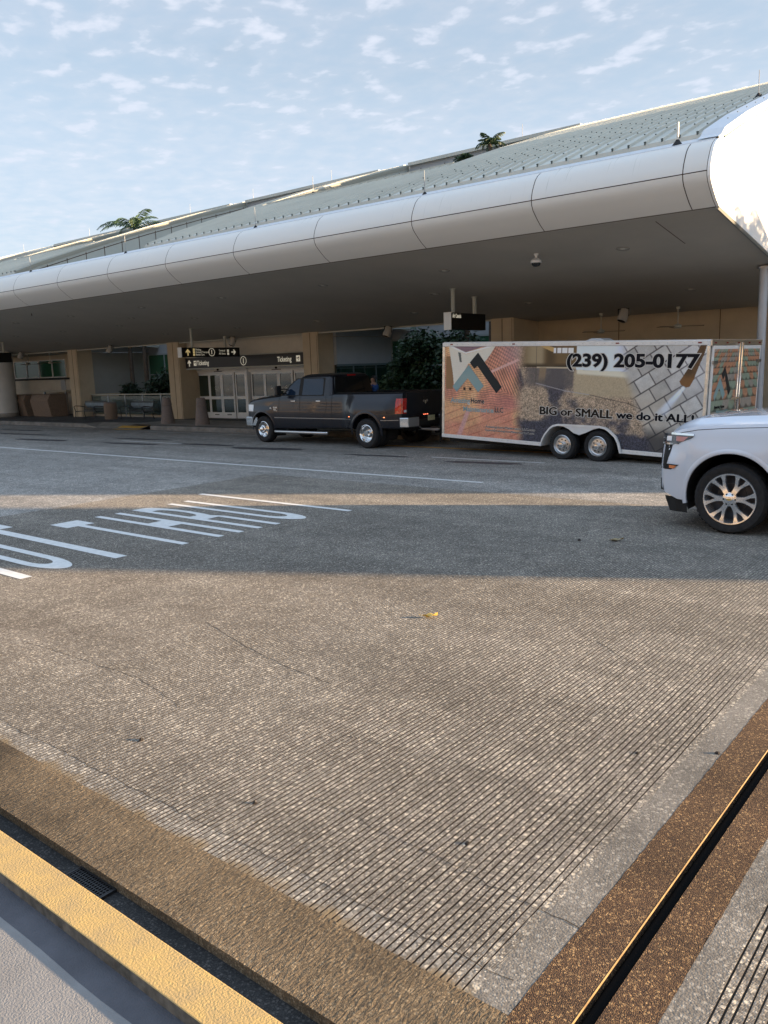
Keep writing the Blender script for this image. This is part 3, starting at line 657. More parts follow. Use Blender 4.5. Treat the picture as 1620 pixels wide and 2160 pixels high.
q = MB(); ring(q, .06, .215, .15, .175, -.004); q.build('number_ring', sign_glow, parent=HS, recalc=False)
for a_ in ((-3.28, .21, .26, 0), (3.45, .22, .24, -.7)): q = MB(); arrow(q, *a_, -.003); q.build('arrow', sign_glow, parent=HS, recalc=False)
for a_, b_ in (((-2.99, -.006, .1), (-2.82, -.002, .3)), ((2.95, -.006, .1), (3.15, -.002, .32))): MB().box(a_, b_).build('symbol', sign_glow, parent=HS)
q = MB()
for u in (-2.97, 2.98): q.box((u, -.009, .2), (u+.05, -.0065, .25)); q.box((u+.075, -.009, .2), (u+.125, -.0065, .27)); q.box((u+.075, -.009, .14), (u+.1, -.0065, .18))
q.build('pictogram', black, parent=HS)

# rest of the terminal, out of view; hall and wing shaped to block the sun
q = MB(); q.box((-90, 25.76, 0), (XR-.1, 48, 9.37)); B('main_hall', q, tan_l)
WG = thing('unseen_wing', (6, 34, 0), 'unseen plain tan terminal wing past the canopy end, shaped for the shade it casts', 'building')
q = MB(); q.box((-10.4, -11.3, 0), (9.3, 11, 5.6)); q.build('wall', tan, parent=WG)
q = MB(); q.box((-10.4, -11.5, 5.6), (9.4, 11.1, 5.75)); q.build('roof', roof_m, parent=WG)
for k in range(5):
    q = MB(); q.box((-8.5+k*3.6, -11.34, 1.0), (-6.4+k*3.6, -11.302, 3.4)); q.build('window', dark_glass, parent=WG)
# unseen tower added to cast the dark band over the road
TW = thing('shadow_tower', (21.8, 22.60, 0), 'unseen square cream tower added right of the canopy to cast the shadow band', 'tower', rz=SUN_AZ)
q = MB(); q.box((-2, -1.9, 0), (2, 1.9, 15)); q.build('shaft', tan_l, parent=TW)
q = MB(); q.box((-2.2, -2.0, 15), (2.2, 2.0, 15.3)); q.build('roof', roof_m, parent=TW)
for k in range(4):
    q = MB(); q.box((-.8, -1.93, 1+k*3.4), (.8, -1.905, 3.2+k*3.4)); q.build('window', dark_glass, parent=TW)
# parking structure behind the camera, sunlit, seen only as reflections
GA = thing('parking_garage', (-10, -34, 0), 'long three-level tan parking structure across from the terminal', 'building')
for k in range(4):
    q = MB(); q.box((-60, -8, k*3.1-.0), (60, 6, k*3.1+1.15)); q.build('parapet', mat('garage_tan', (.46, .38, .29), .9, var=.08, vscale=1), parent=GA)
for k in range(17):
    q = MB(); q.box((-60.2+k*7.5, 5.6, 0), (-59.4+k*7.5, 6.1, 10.2)); q.build('pier', mat('garage_tan', (.46, .38, .29)), parent=GA)
q = MB(); q.box((-60, -8.2, 0), (60, -8, 10.2)); q.build('rear_wall', mat('garage_dark', (.12, .1, .08), .9), parent=GA)

# ================================================================== WHEELS
def tyre(mb, r, w, y0, rim_r, bulge=.012):   # axis along Y, outer face towards -Y at y0
    pr = [(rim_r-.01, .012), (rim_r+.01, .0), (lerp(rim_r, r, .35), -bulge), (lerp(rim_r, r, .75), -bulge*.8), (r-.022, .008), (r-.006, .028), (r, .05), (r, w-.05), (r-.006, w-.028), (r-.022, w-.008), (lerp(rim_r, r, .5), w+bulge), (rim_r, w)]
    mb.lathe(pr, (0, y0, 0), 1, 40)
    for k in range(44):                      # tread blocks
        a = 2*math.pi*k/44; rot = Matrix.Rotation(-a, 3, 'Y')
        for yy in (.028, .5*w-.02, w-.068):
            mb.box((r-.004, y0+yy, -.015), (r+.002, y0+yy+.04, .012), rot, (0, 0, 0))
def dually_rim(mb, rr, y0, front):
    if front: pr = [(rr, .0), (rr-.012, -.006), (rr-.03, .012), (rr-.045, .05), (rr*.70, .062), (rr*.62, .045), (rr*.56, .0), (rr*.50, -.03), (rr*.36, -.045), (rr*.33, -.085), (rr*.24, -.10), (.0, -.102)]
    else: pr = [(rr, .0), (rr-.012, -.006), (rr-.03, .012), (rr-.045, .05), (rr*.74, .10), (rr*.66, .135), (rr*.50, .145), (rr*.42, .12), (rr*.40, .04), (rr*.33, .02), (rr*.3, -.01), (0, -.012)]
    mb.lathe(pr, (0, y0, 0), 1, 40)
def wheel(name, parent, loc, r, w, rim_r, rim_fn, rim_mat, holes=None, hole_r=.016, hole_pos=.66, hole_y=.05, hub=None, flip=False):
    e = bpy.data.objects.new(name, None); COL.objects.link(e); e.parent = parent; e.location = loc; e.empty_display_size = .1
    if flip: e.rotation_euler = (0, 0, math.pi)
    t = MB(); tyre(t, r, w, 0, rim_r); t.build('tyre', rubber, parent=e, smooth=35)
    q = MB(); rim_fn(q); o = q.build('rim', rim_mat, parent=e, smooth=35)
    if holes:
        h = MB()
        for k in range(holes):
            a = 2*math.pi*k/holes+.2; c = (rim_r*hole_pos*math.cos(a), hole_y-.004, rim_r*hole_pos*math.sin(a))
            h.lathe([(0, 0), (hole_r, 0), (hole_r, .01)], c, 1, 12)
        h.build('rim_holes', matte_black, parent=e)
    if hub:
        h = MB(); h.lathe(hub, (0, 0, 0), 1, 24); h.build('hub_cap', chrome, parent=e, smooth=40)
    return e

# ================================================================== PICKUP TRUCK
truck_paint = mat('truck_charcoal', (.009, .011, .018), .28, .2, coat=.42)
TX, TY = -13.27, 16.74
TK = thing('pickup_truck', (TX, TY, 0), 'dark grey crew cab dual rear wheel pickup parked at the terminal kerb', 'pickup truck')
TK.rotation_euler = (0, 0, R(-1.3))
def t_half(x, z):      # half width of the truck side at local x, height z
    W = .925-.045*((z-.80)/.5)**2 if z > .3 else .90
    W *= sinterp(x, [(-4.86, .88), (-4.76, .94), (-4.5, .99), (-4.1, 1.0)])
    W += .028*math.exp(-((x+4.13)/.42)**4)*smooth01((1.02-z)/.12)
    fl = smooth01((x+1.0)/.6)*smooth01((1.06-x)/.46)*smooth01((1.80-z)/.90)
    return W+.235*fl
def t_top(x): return interp(x, [(-4.86, 1.05), (-4.80, 1.13), (-4.70, 1.17), (-4.4, 1.215), (-3.9, 1.265), (-3.42, 1.305), (-3.0, 1.31), (-1.42, 1.33), (-1.38, 1.36), (1.0, 1.375)])
def t_bot(x): return interp(x, [(-4.86, .50), (-4.6, .40), (-3.6, .385), (1.0, .50)])
xs = sorted(set([-4.86, -4.83, -4.78, -4.72, -4.65] + list(np.round(np.arange(-4.55, .99, .075), 3)) + [.96, 1.0]))
P = []
for x in xs:
    zt, zb = t_top(x), t_bot(x); row = [(x, 0, zb)]
    zs = [zb, zb+.04] + [lerp(zb+.04, zt-.05, k/14) for k in range(1, 15)]
    hw = t_half(x, zb); row.append((x, -hw*.93, zb))
    for z in zs[1:]: row.append((x, -t_half(x, z), z))
    hs = t_half(x, zt-.05); crown = .07*smooth01((-3.3-x)/.3)
    row += [(x, -hs+.012, zt-.02), (x, -hs+.04, zt), (x, -hs*.72, zt+crown*.75), (x, -hs*.4, zt+crown*.9), (x, 0, zt+crown)]
    P.append(row+[(p[0], -p[1], p[2]) for p in row[-2:0:-1]])
b = MB(); b.grid(P, close=True); n = len(P[0]); b.f += [tuple(range(n)), tuple(range((len(P)-1)*n, len(P)*n))[::-1]]; b.m += [0, 0]
body = b.build('body', truck_paint, parent=TK)
def cutter(x, y0, y1, z, r, n=40, sx=1):
    c = MB(); c.prism([(x+r*sx*math.cos(2*math.pi*k/n), z+r*math.sin(2*math.pi*k/n)) for k in range(n)], 1, y0, y1); o = c.build('cut', black); return o
cuts = []
for cx, rr in ((-4.13, .46), (0, .475)):
    for s in (-1, 1):
        o = cutter(cx, s*.42, s*1.5, .40, rr); o.parent = None; o.matrix_world = TK.matrix_basis.copy(); cuts.append(o)
c = MB(); c.box((-1.27, -.78, .78), (.93, .78, 1.7)); o = c.build('cut', black); o.matrix_world = TK.matrix_basis.copy(); cuts.append(o)
bpy.context.view_layer.update()
boolean(body, cuts)
body.data.polygons.foreach_set('use_smooth', [True]*len(body.data.polygons)); body.data.set_sharp_from_angle(angle=R(32))
q = MB(); 
for cx in (-4.13, 0):                                           # dark liners inside the arches
    for s in (-1, 1):
        q.grid([[(cx+.452*math.cos(a), s*yy, .40+.452*math.sin(a)) for yy in (.42, .82)] for a in np.linspace(-.5, math.pi+.5, 20)])
q.box((-4.6, -.42, .42), (.9, .42, .75)); q.box((-1.25, -.77, .75), (.92, .77, .80)); q.build('underbody', matte_black, parent=TK, recalc=False)
for cx, rr, r2 in ((-4.13, .455, .51), (0, .472, .545)):        # arch lips following the flare
    for s in (-1, 1):
        rows = []; q = MB()
        for a in np.linspace(-.12, math.pi+.12, 30):
            row = []
            for k, r_ in enumerate((rr, rr+.008, (rr+r2)/2, r2)):
                x, z = cx+r_*math.cos(a), .40+r_*math.sin(a); row.append((x, s*(t_half(x, z)+(.0, .012, .014, .002)[k]), z))
            rows.append(row)
        q.grid(rows); q.build('wheel_arch', truck_paint, parent=TK, smooth=40, recalc=False)
# cab
def cab_ring(z, inset=0):
    t = (z-1.26)/.56; t = min(1, max(0, t))
    x0 = lerp(-3.52, -2.66, t)+inset*1.3; x1 = lerp(-1.40, -1.50, t)-inset; hw = lerp(.885, .735, t)-inset
    pts = []; rc = .10
    for (cx, cyy, a0) in ((x1-rc, hw-rc, 0), (x0+rc*1.2, hw-rc, math.pi/2), (x0+rc*1.2, -hw+rc, math.pi), (x1-rc, -hw+rc, 1.5*math.pi)):
        for k in range(6):
            a = a0+k/5*math.pi/2; rx = rc*1.2 if cx < -2 else rc; pts.append((cx+rx*math.cos(a), cyy+rc*math.sin(a), z + (.0)))
    return pts
rings = [cab_ring(z) for z in (1.22, 1.3, 1.4, 1.5, 1.6, 1.7, 1.76, 1.80)] + [[(p[0], p[1], z) for p in cab_ring(1.82, i)] for z, i in ((1.835, .02), (1.86, .06), (1.88, .14), (1.892, .30), (1.895, .5))]
b = MB(); b.grid(rings, close=True); n = 24; b.f += [tuple(range((len(rings)-1)*n, len(rings)*n))]; b.m += [0]
cab = b.build('cab', truck_paint, parent=TK, smooth=40)
def side_y(z): return lerp(.885, .735, (z-1.26)/.56)
def cab_panel(pts, s, off=.004):   # window panel on the cab side from (x, z) points
    q = MB(); q.add([(x, s*(side_y(z)+off), z) for x, z in pts], [tuple(range(len(pts)))]); q.add([(x, s*(side_y(z)+off-.012), z) for x, z in pts], [tuple(range(len(pts)))]); return q
win_blue = mat('truck_window', (.010, .022, .045), .05, spec=.5)
for s in (-1, 1):
    fw = [(-3.22, 1.335), (-2.66, 1.335), (-2.66, 1.755), (-2.74, 1.765), (-2.86, 1.71), (-3.05, 1.55)]
    rw = [(-2.53, 1.335), (-1.78, 1.335), (-1.74, 1.37), (-1.78, 1.74), (-1.83, 1.765), (-2.53, 1.765)]
    for w_ in (fw, rw): 
        o = cab_panel(w_, s).build('window', win_blue, parent=TK)
    f_ = MB(); f_.add([(x, s*(side_y(z)+.002), z) for x, z in ((-3.34, 1.31), (-1.70, 1.31), (-1.72, 1.785), (-2.8, 1.785), (-3.06, 1.60))], [(0, 1, 2, 3, 4)]); f_.build('window_surround', matte_black, parent=TK) if s < 2 else None
# windscreen and rear window
def glass_slab(name, quad_, m, parent, th=.01):
    a, b_, c, d = [Vector(p) for p in quad_]; nrm = (b_-a).cross(d-a).normalized()*th
    q = MB(); q.add([a, b_, c, d, a+nrm, b_+nrm, c+nrm, d+nrm], [(0, 1, 2, 3), (7, 6, 5, 4), (0, 4, 5, 1), (1, 5, 6, 2), (2, 6, 7, 3), (3, 7, 4, 0)]); return q.build(name, m, parent=parent)
glass_slab('windscreen', [(-3.45, -.78, 1.315), (-2.735, -.66, 1.785), (-2.735, .66, 1.785), (-3.45, .78, 1.315)], clear_dark, TK, -.012) 
glass_slab('rear_window', [(-1.402, -.76, 1.36), (-1.402, .76, 1.36), (-1.474, .67, 1.79), (-1.474, -.67, 1.79)], clear_dark, TK, .012)
q = MB(); q.box((-1.50, -.14, 1.815), (-1.455, .14, 1.85)); o = q.build('brake_light', mat('brake_red', (.5, .02, .02), .2), parent=TK)
# doors: seams, handles
def ribbon(pts, wdt, s, off=.0035, fy=t_half):
    q = MB(); rows = []
    for i, (x, z) in enumerate(pts):
        a = pts[max(0, i-1)]; c = pts[min(len(pts)-1, i+1)]; d = Vector((c[0]-a[0], c[1]-a[1])).normalized(); n_ = Vector((-d.y, d.x))*wdt/2
        rows.append([(x+n_.x, s*(fy(x, z)+off), z+n_.y), (x-n_.x, s*(fy(x, z)+off), z-n_.y)])
    q.grid(rows); return q
for s in (-1, 1):
    for pts in ([(-3.42, 1.27), (-3.43, 1.0), (-3.44, .7), (-3.40, .47)], [(-2.60, 1.30), (-2.59, 1.0), (-2.59, .7), (-2.60, .45)], [(-1.62, 1.31), (-1.58, 1.1), (-1.60, .9), (-1.72, .75), (-1.74, .46)], [(-1.39, 1.34), (-1.39, .9), (-1.39, .45)]):
        pp = []
        for a_, b_ in zip(pts, pts[1:]): pp += [(lerp(a_[0], b_[0], k/8), lerp(a_[1], b_[1], k/8)) for k in range(8)]
        ribbon(pp+[pts[-1]], .010, s).build('door_seam', matte_black, parent=TK, recalc=False)
    mp = [(x, .715) for x in np.linspace(-3.62, -.52, 40)] ; ribbon(mp, .016, s, .006).build('side_moulding', steel_dull, parent=TK, recalc=False)
    mp = [(x, .715) for x in np.linspace(.50, .93, 10)] ; ribbon(mp, .016, s, .006).build('side_moulding', steel_dull, parent=TK, recalc=False)
    for hx in (-2.85, -1.88):
        q = MB(); yy = s*(t_half(hx, 1.17)+.02); q.box((hx-.085, min(yy, yy-s*.02), 1.155), (hx+.085, max(yy, yy-s*.02), 1.19)); q.build('door_handle', chrome, parent=TK, bevel=.006)
    q = MB(); q.tube([(-3.60, s*.93, .33), (-3.5, s*.965, .33), (-1.65, s*.965, .33), (-1.55, s*.93, .33)], .042, 12); q.build('side_step', alu, parent=TK, smooth=50)
    q = MB()
    for x in (-3.2, -2.5, -1.8): q.box((x-.03, min(s*.7, s*.96), .34), (x+.03, max(s*.7, s*.96), .37))
    q.build('step_bracket', matte_black, parent=TK)
    m_ = MB(); m_.box((-3.28, min(s*1.0, s*1.20), 1.33), (-3.18, max(s*1.0, s*1.20), 1.60)); o = m_.build('wing_mirror', black, parent=TK, bevel=.03)
    m_ = MB(); m_.tube([(-3.15, s*.86, 1.37), (-3.2, s*1.05, 1.38)], .02, 6); m_.tube([(-3.15, s*.84, 1.5), (-3.2, s*1.05, 1.5)], .015, 6); m_.build('mirror_arm', black, parent=o) if False else m_.build('mirror_arm', black, parent=TK)
    # lamps
    q = MB(); rows = []
    for z in np.linspace(.87, 1.24, 9):
        rows.append([(x, s*(t_half(min(x, .99), z)+.006 if x < .995 else t_half(.99, z)-(.0 if x < 1.0 else .17)), z) for x in (.86, .93, .985)] + [(1.012, s*(t_half(.99, z)-.02), z), (1.014, s*(t_half(.99, z)-.17), z)])
    q.grid(rows); o = q.build('tail_light', red_lens, parent=TK, recalc=False)
    q = MB(); q.box((1.013, min(s*.765, s*.86), .90), (1.020, max(s*.765, s*.86), .955)); q.build('reverse_lens', clear_lens, parent=o)
    q = MB(); rows = []
    for z in np.linspace(.88, 1.07, 7):
        rows.append([(x, s*(t_half(x, z)+.008), z) for x in (-4.50+.0*z, -4.60, -4.70, -4.78, -4.83)])
    q.grid(rows); q.build('headlight', clear_lens, parent=TK, recalc=False)
    for x, m2 in ((-.60, amber), (.62, red_lens)):
        q = MB(); yy = s*(t_half(x, .79)+.01); q.box((x-.02, min(yy, yy-s*.02), .78), (x+.02, max(yy, yy-s*.02), .80)); q.build('marker_light', mat('marker_glow', (.9, .25, .1), .3, emis=(1, .3, .12), estr=.5), parent=TK)
q = MB(); q.box((-4.895, -.60, .72), (-4.84, .60, 1.02)); q.build('grille', chrome, parent=TK, bevel=.02)
q = MB()
for k in range(5): q.box((-4.905, -.55, .75+k*.055), (-4.893, .55, .775+k*.055))
q.build('grille_slats', black, parent=TK)
# bumpers
def bumper(name, x0, x1, z0, z1, hw, wrap, m):
    q = MB(); sgn = 1 if x1 > x0 else -1
    pts = [(x0-sgn*wrap, hw), (x0-sgn*wrap*.3, hw+.01), (x0+(x1-x0)*.5, hw-.02), (x1, hw-.14), (x1, -hw+.14), (x0+(x1-x0)*.5, -hw+.02), (x0-sgn*wrap*.3, -hw-.01), (x0-sgn*wrap, -hw), (x0-.02*sgn, -hw+.06), (x0-.02*sgn, hw-.06)]
    q.prism(pts, 2, z0, z1); return q.build(name, m, parent=TK, bevel=.015)
bumper('front_bumper', -4.80, -5.0, .46, .72, .90, .42, chrome)
q = MB()
for s in (-1, 1):
    q.prism([(.98, s*1.0), (1.20, s*.93), (1.22, s*.52), (1.06, s*.48), (1.0, s*.60)] if s > 0 else [(.98, s*1.0), (1.0, s*.60), (1.06, s*.48), (1.22, s*.52), (1.20, s*.93)], 2, .54, .775)
q.build('rear_bumper', chrome, parent=TK, bevel=.015)
q = MB(); q.box((1.02, -.50, .56), (1.19, .50, .70)); q.build('bumper_step', matte_black, parent=TK)
q = MB(); q.box((1.0, -.74, .80), (1.018, .74, 1.37)); tg = q.build('tailgate', truck_paint, parent=TK, bevel=.008)
q = MB(); q.box((1.018, -.11, 1.17), (1.03, .11, 1.24)); q.build('tailgate_handle', black, parent=tg)
q = MB()                                              # horned-head badge
q.prism([(-.035, 1.10), (0, 1.06), (.035, 1.10), (.05, 1.18), (0, 1.155), (-.05, 1.18)], 0, 1.018, 1.026)
q.tube([(1.024, -.05, 1.18), (1.026, -.085, 1.17), (1.026, -.085, 1.125), (1.024, -.06, 1.12)], .009, 6); q.tube([(1.024, .05, 1.18), (1.026, .085, 1.17), (1.026, .085, 1.125), (1.024, .06, 1.12)], .009, 6)
q.build('badge', chrome, parent=tg, recalc=False)
q = MB(); q.box((1.195, -.14, .66), (1.205, .14, .79)); pl = q.build('number_plate', mat('plate', (.62, .60, .36), .5, var=.25, vscale=30), parent=TK)
text('plate_lettering', 'HKN 41', .075, mat('plate_green', (.05, .18, .08), .6), pl, (1.2065, -.115, .70), FACE_PX, .001, .8) if False else None
for k in (-1, 0, 1):
    q = MB(); q.box((1.02, k*.075-.014, .80), (1.03, k*.075+.014, .815)); q.build('marker_light', mat('marker_red', (.9, .12, .06), .3, emis=(1, .2, .1), estr=.9), parent=TK)
q = MB(); q.tube([(1.05, -.3, .52), (1.12, -.28, .46), (1.3, -.1, .44), (1.45, 0, .44)], .02, 8); q.box((.8, -.04, .40), (1.42, .04, .47)); q.tube([(.9, .35, .48), (1.18, .38, .47)], .035, 10); q.build('tow_hitch', steel_dull, parent=TK)
q = MB(); q.box((-1.27, -.845, 1.372), (.99, -.755, 1.392)); q.box((-1.27, .755, 1.372), (.99, .845, 1.392)); q.build('bed_rail', matte_black, parent=TK, bevel=.006)
# door lettering and emblem
ty_ = -(t_half(-3.6, .98)+.006)
text('door_lettering', 'RAM', .060, alu, TK, (-3.66, ty_, .975), FACE_MY, .003, 1.25)
text('door_lettering', '3500', .048, alu, TK, (-3.66, ty_, .925), FACE_MY, .002, 1.1)
text('door_lettering', 'HEAVY DUTY', .022, alu, TK, (-3.66, ty_, .898), FACE_MY, .001, 1.15)
q = MB(); q.prism([(-3.80, .93), (-3.77, .96), (-3.73, .95), (-3.75, .99), (-3.77, 1.005), (-3.81, .985)], 1, ty_-.003, ty_); q.box((-3.82, ty_-.003, .905), (-3.72, ty_, .918)); q.build('badge', alu, parent=TK)
for cx, fr in ((-4.13, True), (0, False)):
    for s in (-1, 1):
        yo = s*(-.905 if False else .0)
        y_out = .905 if fr else 1.14
        rf = (lambda m_, fr=fr: dually_rim(m_, .225, 0, fr))
        wheel('wheel', TK, (cx, s*y_out, .375), .375, .24 if fr else .25, .225, rf, chrome, 8, .017, .80 if fr else .86, .048 if fr else .10, flip=(s > 0))
        if not fr: wheel('wheel', TK, (cx, s*(y_out-.29), .375), .375, .25, .225, rf, steel_dull, flip=(s > 0))

# ================================================================== ENCLOSED TRAILER
LT, HT, WT = 6.20, 2.16, 2.41
TRL = thing('enclosed_trailer', (-4.86, 15.145, .13), 'white enclosed cargo trailer wrapped in roof tile and paver photos with a phone number', 'trailer')
TRL.rotation_euler = (0, R(2.1), R(-5))
rsn = np.random.RandomState(5)
LAT = rsn.rand(512, 512)
def vnoise(x, y):
    xi = np.floor(x).astype(int); yi = np.floor(y).astype(int); fx = x-xi; fy = y-yi; fx = fx*fx*(3-2*fx); fy = fy*fy*(3-2*fy)
    a = LAT[xi % 512, yi % 512]; b_ = LAT[(xi+1) % 512, yi % 512]; c = LAT[xi % 512, (yi+1) % 512]; d = LAT[(xi+1) % 512, (yi+1) % 512]
    return (a*(1-fx)+b_*fx)*(1-fy)+(c*(1-fx)+d*fx)*fy
def fbm(x, y, o=4): 
    s_ = 0; a = .5
    for k in range(o): s_ = s_+a*vnoise(x*2**k+17*k, y*2**k+9*k); a *= .5
    return s_/(1-.5**o)
def inpoly(x, y, poly):
    r_ = np.zeros(x.shape, bool); n_ = len(poly)
    for i in range(n_):
        x0, y0 = poly[i]; x1, y1 = poly[(i+1) % n_]
        if y0 == y1: continue
        r_ ^= ((y0 > y) != (y1 > y)) & (x < (x1-x0)*(y-y0)/(y1-y0)+x0)
    return r_
def sm(v, a, b_): t = np.clip((v-a)/(b_-a), 0, 1); return (t*t*(3-2*t))
def mixc(c, col, f): return c*(1-f[..., None])+np.array(col)*f[..., None]
def line_d(x, y, p, q):
    px, py = p; qx, qy = q; L2 = (qx-px)**2+(qy-py)**2; t = np.clip(((x-px)*(qx-px)+(y-py)*(qy-py))/L2, 0, 1)
    return np.hypot(x-px-t*(qx-px), y-py-t*(qy-py))
def side_art(x, z):
    sp = vnoise(x*61, z*61); sp2 = vnoise(x*130+5, z*130); big = fbm(x*2.2+3, z*2.6, 4); dk = np.array((.07, .075, .10))
    c = np.zeros(x.shape+(3,))+dk
    # sprayed granite-look ground
    tanf = sm(big+.28*np.exp(-((z-.78)/.22)**2)+.35*sm(x, -2.9, -2.2)*sm(z, .75, 1.1)-.45*sm(-z, -.42, -.2), .42, .66)
    c = mixc(c, (.36, .29, .22), tanf*.9)
    c = c*(.10+1.75*(sp*.6+sp2*.4))[..., None]
    # warm concrete right of the shade edge, tan floor
    f = sm(x, -2.78, -2.70)*sm(z, 1.02, 1.14)*sm(-z, -1.62, -1.55); c = mixc(c, (.43, .37, .27), f*(.75+.25*sp)); c = c*(1-.25*f*sp2)[..., None]
    f = sm(-x, 2.72, 2.78)*sm(x, -4.05, -3.75)*sm(z, 1.15, 1.32)*sm(-z, -1.64, -1.62); c = mixc(c, (.105, .105, .115), f*.85)
    # garage interior
    f = sm(x, -4.15, -3.85)*(z > 1.635)*(x < -2.70); inn = np.zeros(c.shape)+np.array((.16, .115, .06)); inn = mixc(inn, (.30, .25, .17), sm(x, -4.1, -3.7)*sm(-x, 3.35, 3.55)); inn = mixc(inn, (.05, .038, .025), sm(-z, -1.75, -1.66)+0*z)
    inn = mixc(inn, (.09, .065, .035), sm(x, -3.55, -3.3)*sm(-x, 3.1, 3.3)); c = c*(1-f[..., None])+inn*f[..., None]
    c = mixc(c, (.42, .30, .14), 1.0*inpoly(x, z, [(-3.62, 2.09), (-3.40, 2.09), (-3.20, 2.03), (-3.20, 1.93)]))
    for a, b_ in ((-3.24, -3.18), (-3.153, -3.054), (-3.034, -2.918), (-2.896, -2.772)): c = mixc(c, (.85, .80, .62), 1.0*((x > a) & (x < b_) & (z > 1.925) & (z < 2.03)))
    c = mixc(c, (.40, .36, .28), (x > -3.64)*(x < -2.7)*sm(-np.abs(z-1.635), -.02, -.008)*1.0)
    c = mixc(c, (.26, .20, .13), sm(-np.abs(x+3.52-.12*(z-1.3)), -.10, -.06)*sm(z, 1.28, 1.5)*(z < 1.64)*.7)
    # pale wall
    wallb = 1.60-.03*np.clip((x+2.7)/1.3, 0, 1); f = sm(x, -2.705, -2.695)*sm(z-wallb, -.01, .01)*sm(-x, 1.25, 1.75); c = mixc(c, (.50, .54, .63), f)
    f = sm(x, -2.70, -2.66)*sm(z-(1.52-.05*(x+2.7)), -.03, .03)*(z < wallb)*sm(-x, 1.35, 1.7); c = mixc(c, (.52, .50, .42), f)
    # pavers
    edge = x - (-1.62+.42*(1.55-z)*(z < 1.55)); pf = sm(edge, -.10, .12); pf = np.maximum(pf, sm(x, -1.9, -1.5)*sm(z, 1.5, 1.7))
    ux = (x*.82+z*.57); uy = (z*.80-x*.50); uy2 = uy/.262; row = np.floor(uy2); uu = ux/.345+.5*(row % 2)+.12*vnoise(row*3.1, row*0+2); 
    jx = np.abs(uu-np.round(uu))*.345; jy = np.abs(uy2-np.round(uy2))*.262; cell = LAT[(np.floor(uu).astype(int)*7) % 512, (row.astype(int)*13) % 512]
    pv_ = np.zeros(c.shape)+np.array((.40, .40, .39)); pv_ = pv_*(.80+.3*cell)[..., None]*(.82+.3*fbm(x*9, z*9, 3))[..., None]*(.88+.22*sp2)[..., None]
    warm = sm(-z, -1.5, -.9)*sm(-x, .1, 1.2); pv_ = mixc(pv_, (.42, .37, .30), warm*.5)
    jw = np.minimum(jx, jy); pv_ = mixc(pv_, (.10, .095, .10), 1-sm(jw, .007, .017))
    dark = sm(-z, -.62, -.30)*.9; pv_ = pv_*(1-.78*dark)[..., None]; pv_ = mixc(pv_, (.06, .075, .10), dark*.35); 
    c = c*(1-pf[..., None])+pv_*pf[..., None]
    c = mixc(c, (.55, .56, .60), pf*sm(x, -.9, -.2)*sm(z, .9, 1.4)*.25)
    for p, q in (((-3.66, 1.31), (-2.94, 1.17)), ((-2.94, 1.17), (-2.37, 1.108)), ((-2.37, 1.108), (-1.5, .965)), ((-1.5, .965), (-1.25, .87))):
        c = mixc(c, (.10, .08, .07) if p[0] > -2.9 else (.32, .32, .34), (1-sm(line_d(x, z, p, q), .004, .012))*.8)
    # nozzle and water jet
    noz = inpoly(x, z, [(-.17, 2.09), (-.06, 2.09), (-.10, 1.92), (-.20, 1.66), (-.26, 1.47), (-.33, 1.33), (-.40, 1.31), (-.50, 1.36), (-.53, 1.42), (-.46, 1.53), (-.38, 1.66), (-.30, 1.80)])
    nc = np.zeros(c.shape)+np.array((.09, .055, .03)); nc = nc*(.5+1.3*fbm(x*12, z*12, 3))[..., None]; nc = mixc(nc, (.22, .12, .05), sm(-z, -1.6, -1.45)*.7); c = np.where(noz[..., None], nc, c)
    d = line_d(x, z, (-.45, 1.30), (-.86, .80)); wj = .045+.10*np.clip((1.3-z)/.5, 0, 1); c = mixc(c, (.60, .68, .80), (1-sm(d, wj*.2, wj))*(.8-.5*np.clip((1.3-z)/.55, 0, 1))*(.7+.5*fbm(x*8, z*8, 3)))
    # terracotta roof
    tf = sm(-x-.25*fbm(x*2, z*2, 3), 3.78, 4.10)
    ter = np.zeros(c.shape)+np.array((.44, .23, .17)); ter = mixc(ter, (.52, .33, .20), sm(fbm(x*1.5, z*1.5+4, 3), .45, .7)); 
    ang = z-.62-.10*(x+4.3)*(z-.55)*1.2+.012*np.sin(x*16)*(z > .7); rows_ = .25+.75*np.abs(np.sin(ang*math.pi/.055))**.6*(.75+.25*np.abs(np.sin(x*30+z*8))); low = sm(-z, -.80, -.66)
    r1 = (x*.45+z*.9)/.075; r2 = (x*.9-z*.45)/.06
    upper = inpoly(x, z, [(-4.75, 2.1), (-3.6, 2.1), (-4.10, 1.79), (-4.80, 1.54), (-5.05, 1.66)]); up2 = inpoly(x, z, [(-4.10, 1.78), (-3.5, 1.9), (-3.6, .85), (-4.6, 1.15), (-4.80, 1.52)])
    pat = np.where(upper, .55*np.abs(np.sin(r1*math.pi/1.0))+.45*np.abs(np.sin(r2*math.pi)), np.where(up2, np.abs(np.sin((x*.88+z*.5)/.062*math.pi/1.0)), rows_))
    ter = ter*(.30+.92*pat*(1-low)+.74*low)[..., None]*(.72+.5*fbm(x*4+9, z*4, 4))[..., None]; ter = mixc(ter, (.30, .24, .30), sm(x, -4.9, -4.0)*sm(z, 1.3, 2.0)*.6)
    lo2 = np.abs(np.sin((z*1.0-.35*(x+4.2))*math.pi/.17)); ter = mixc(ter, (.34, .13, .09), low*(1-sm(lo2, .05, .35))*.7); ter = mixc(ter, (.50, .30, .20), low*.35*sm(fbm(x*3, z*3, 3), .4, .6))
    ter = mixc(ter, (.36, .16, .17), sm(x, -5.2, -4.2)*sm(-z, -1.15, -.9)*sm(z, .62, .8)*.5)
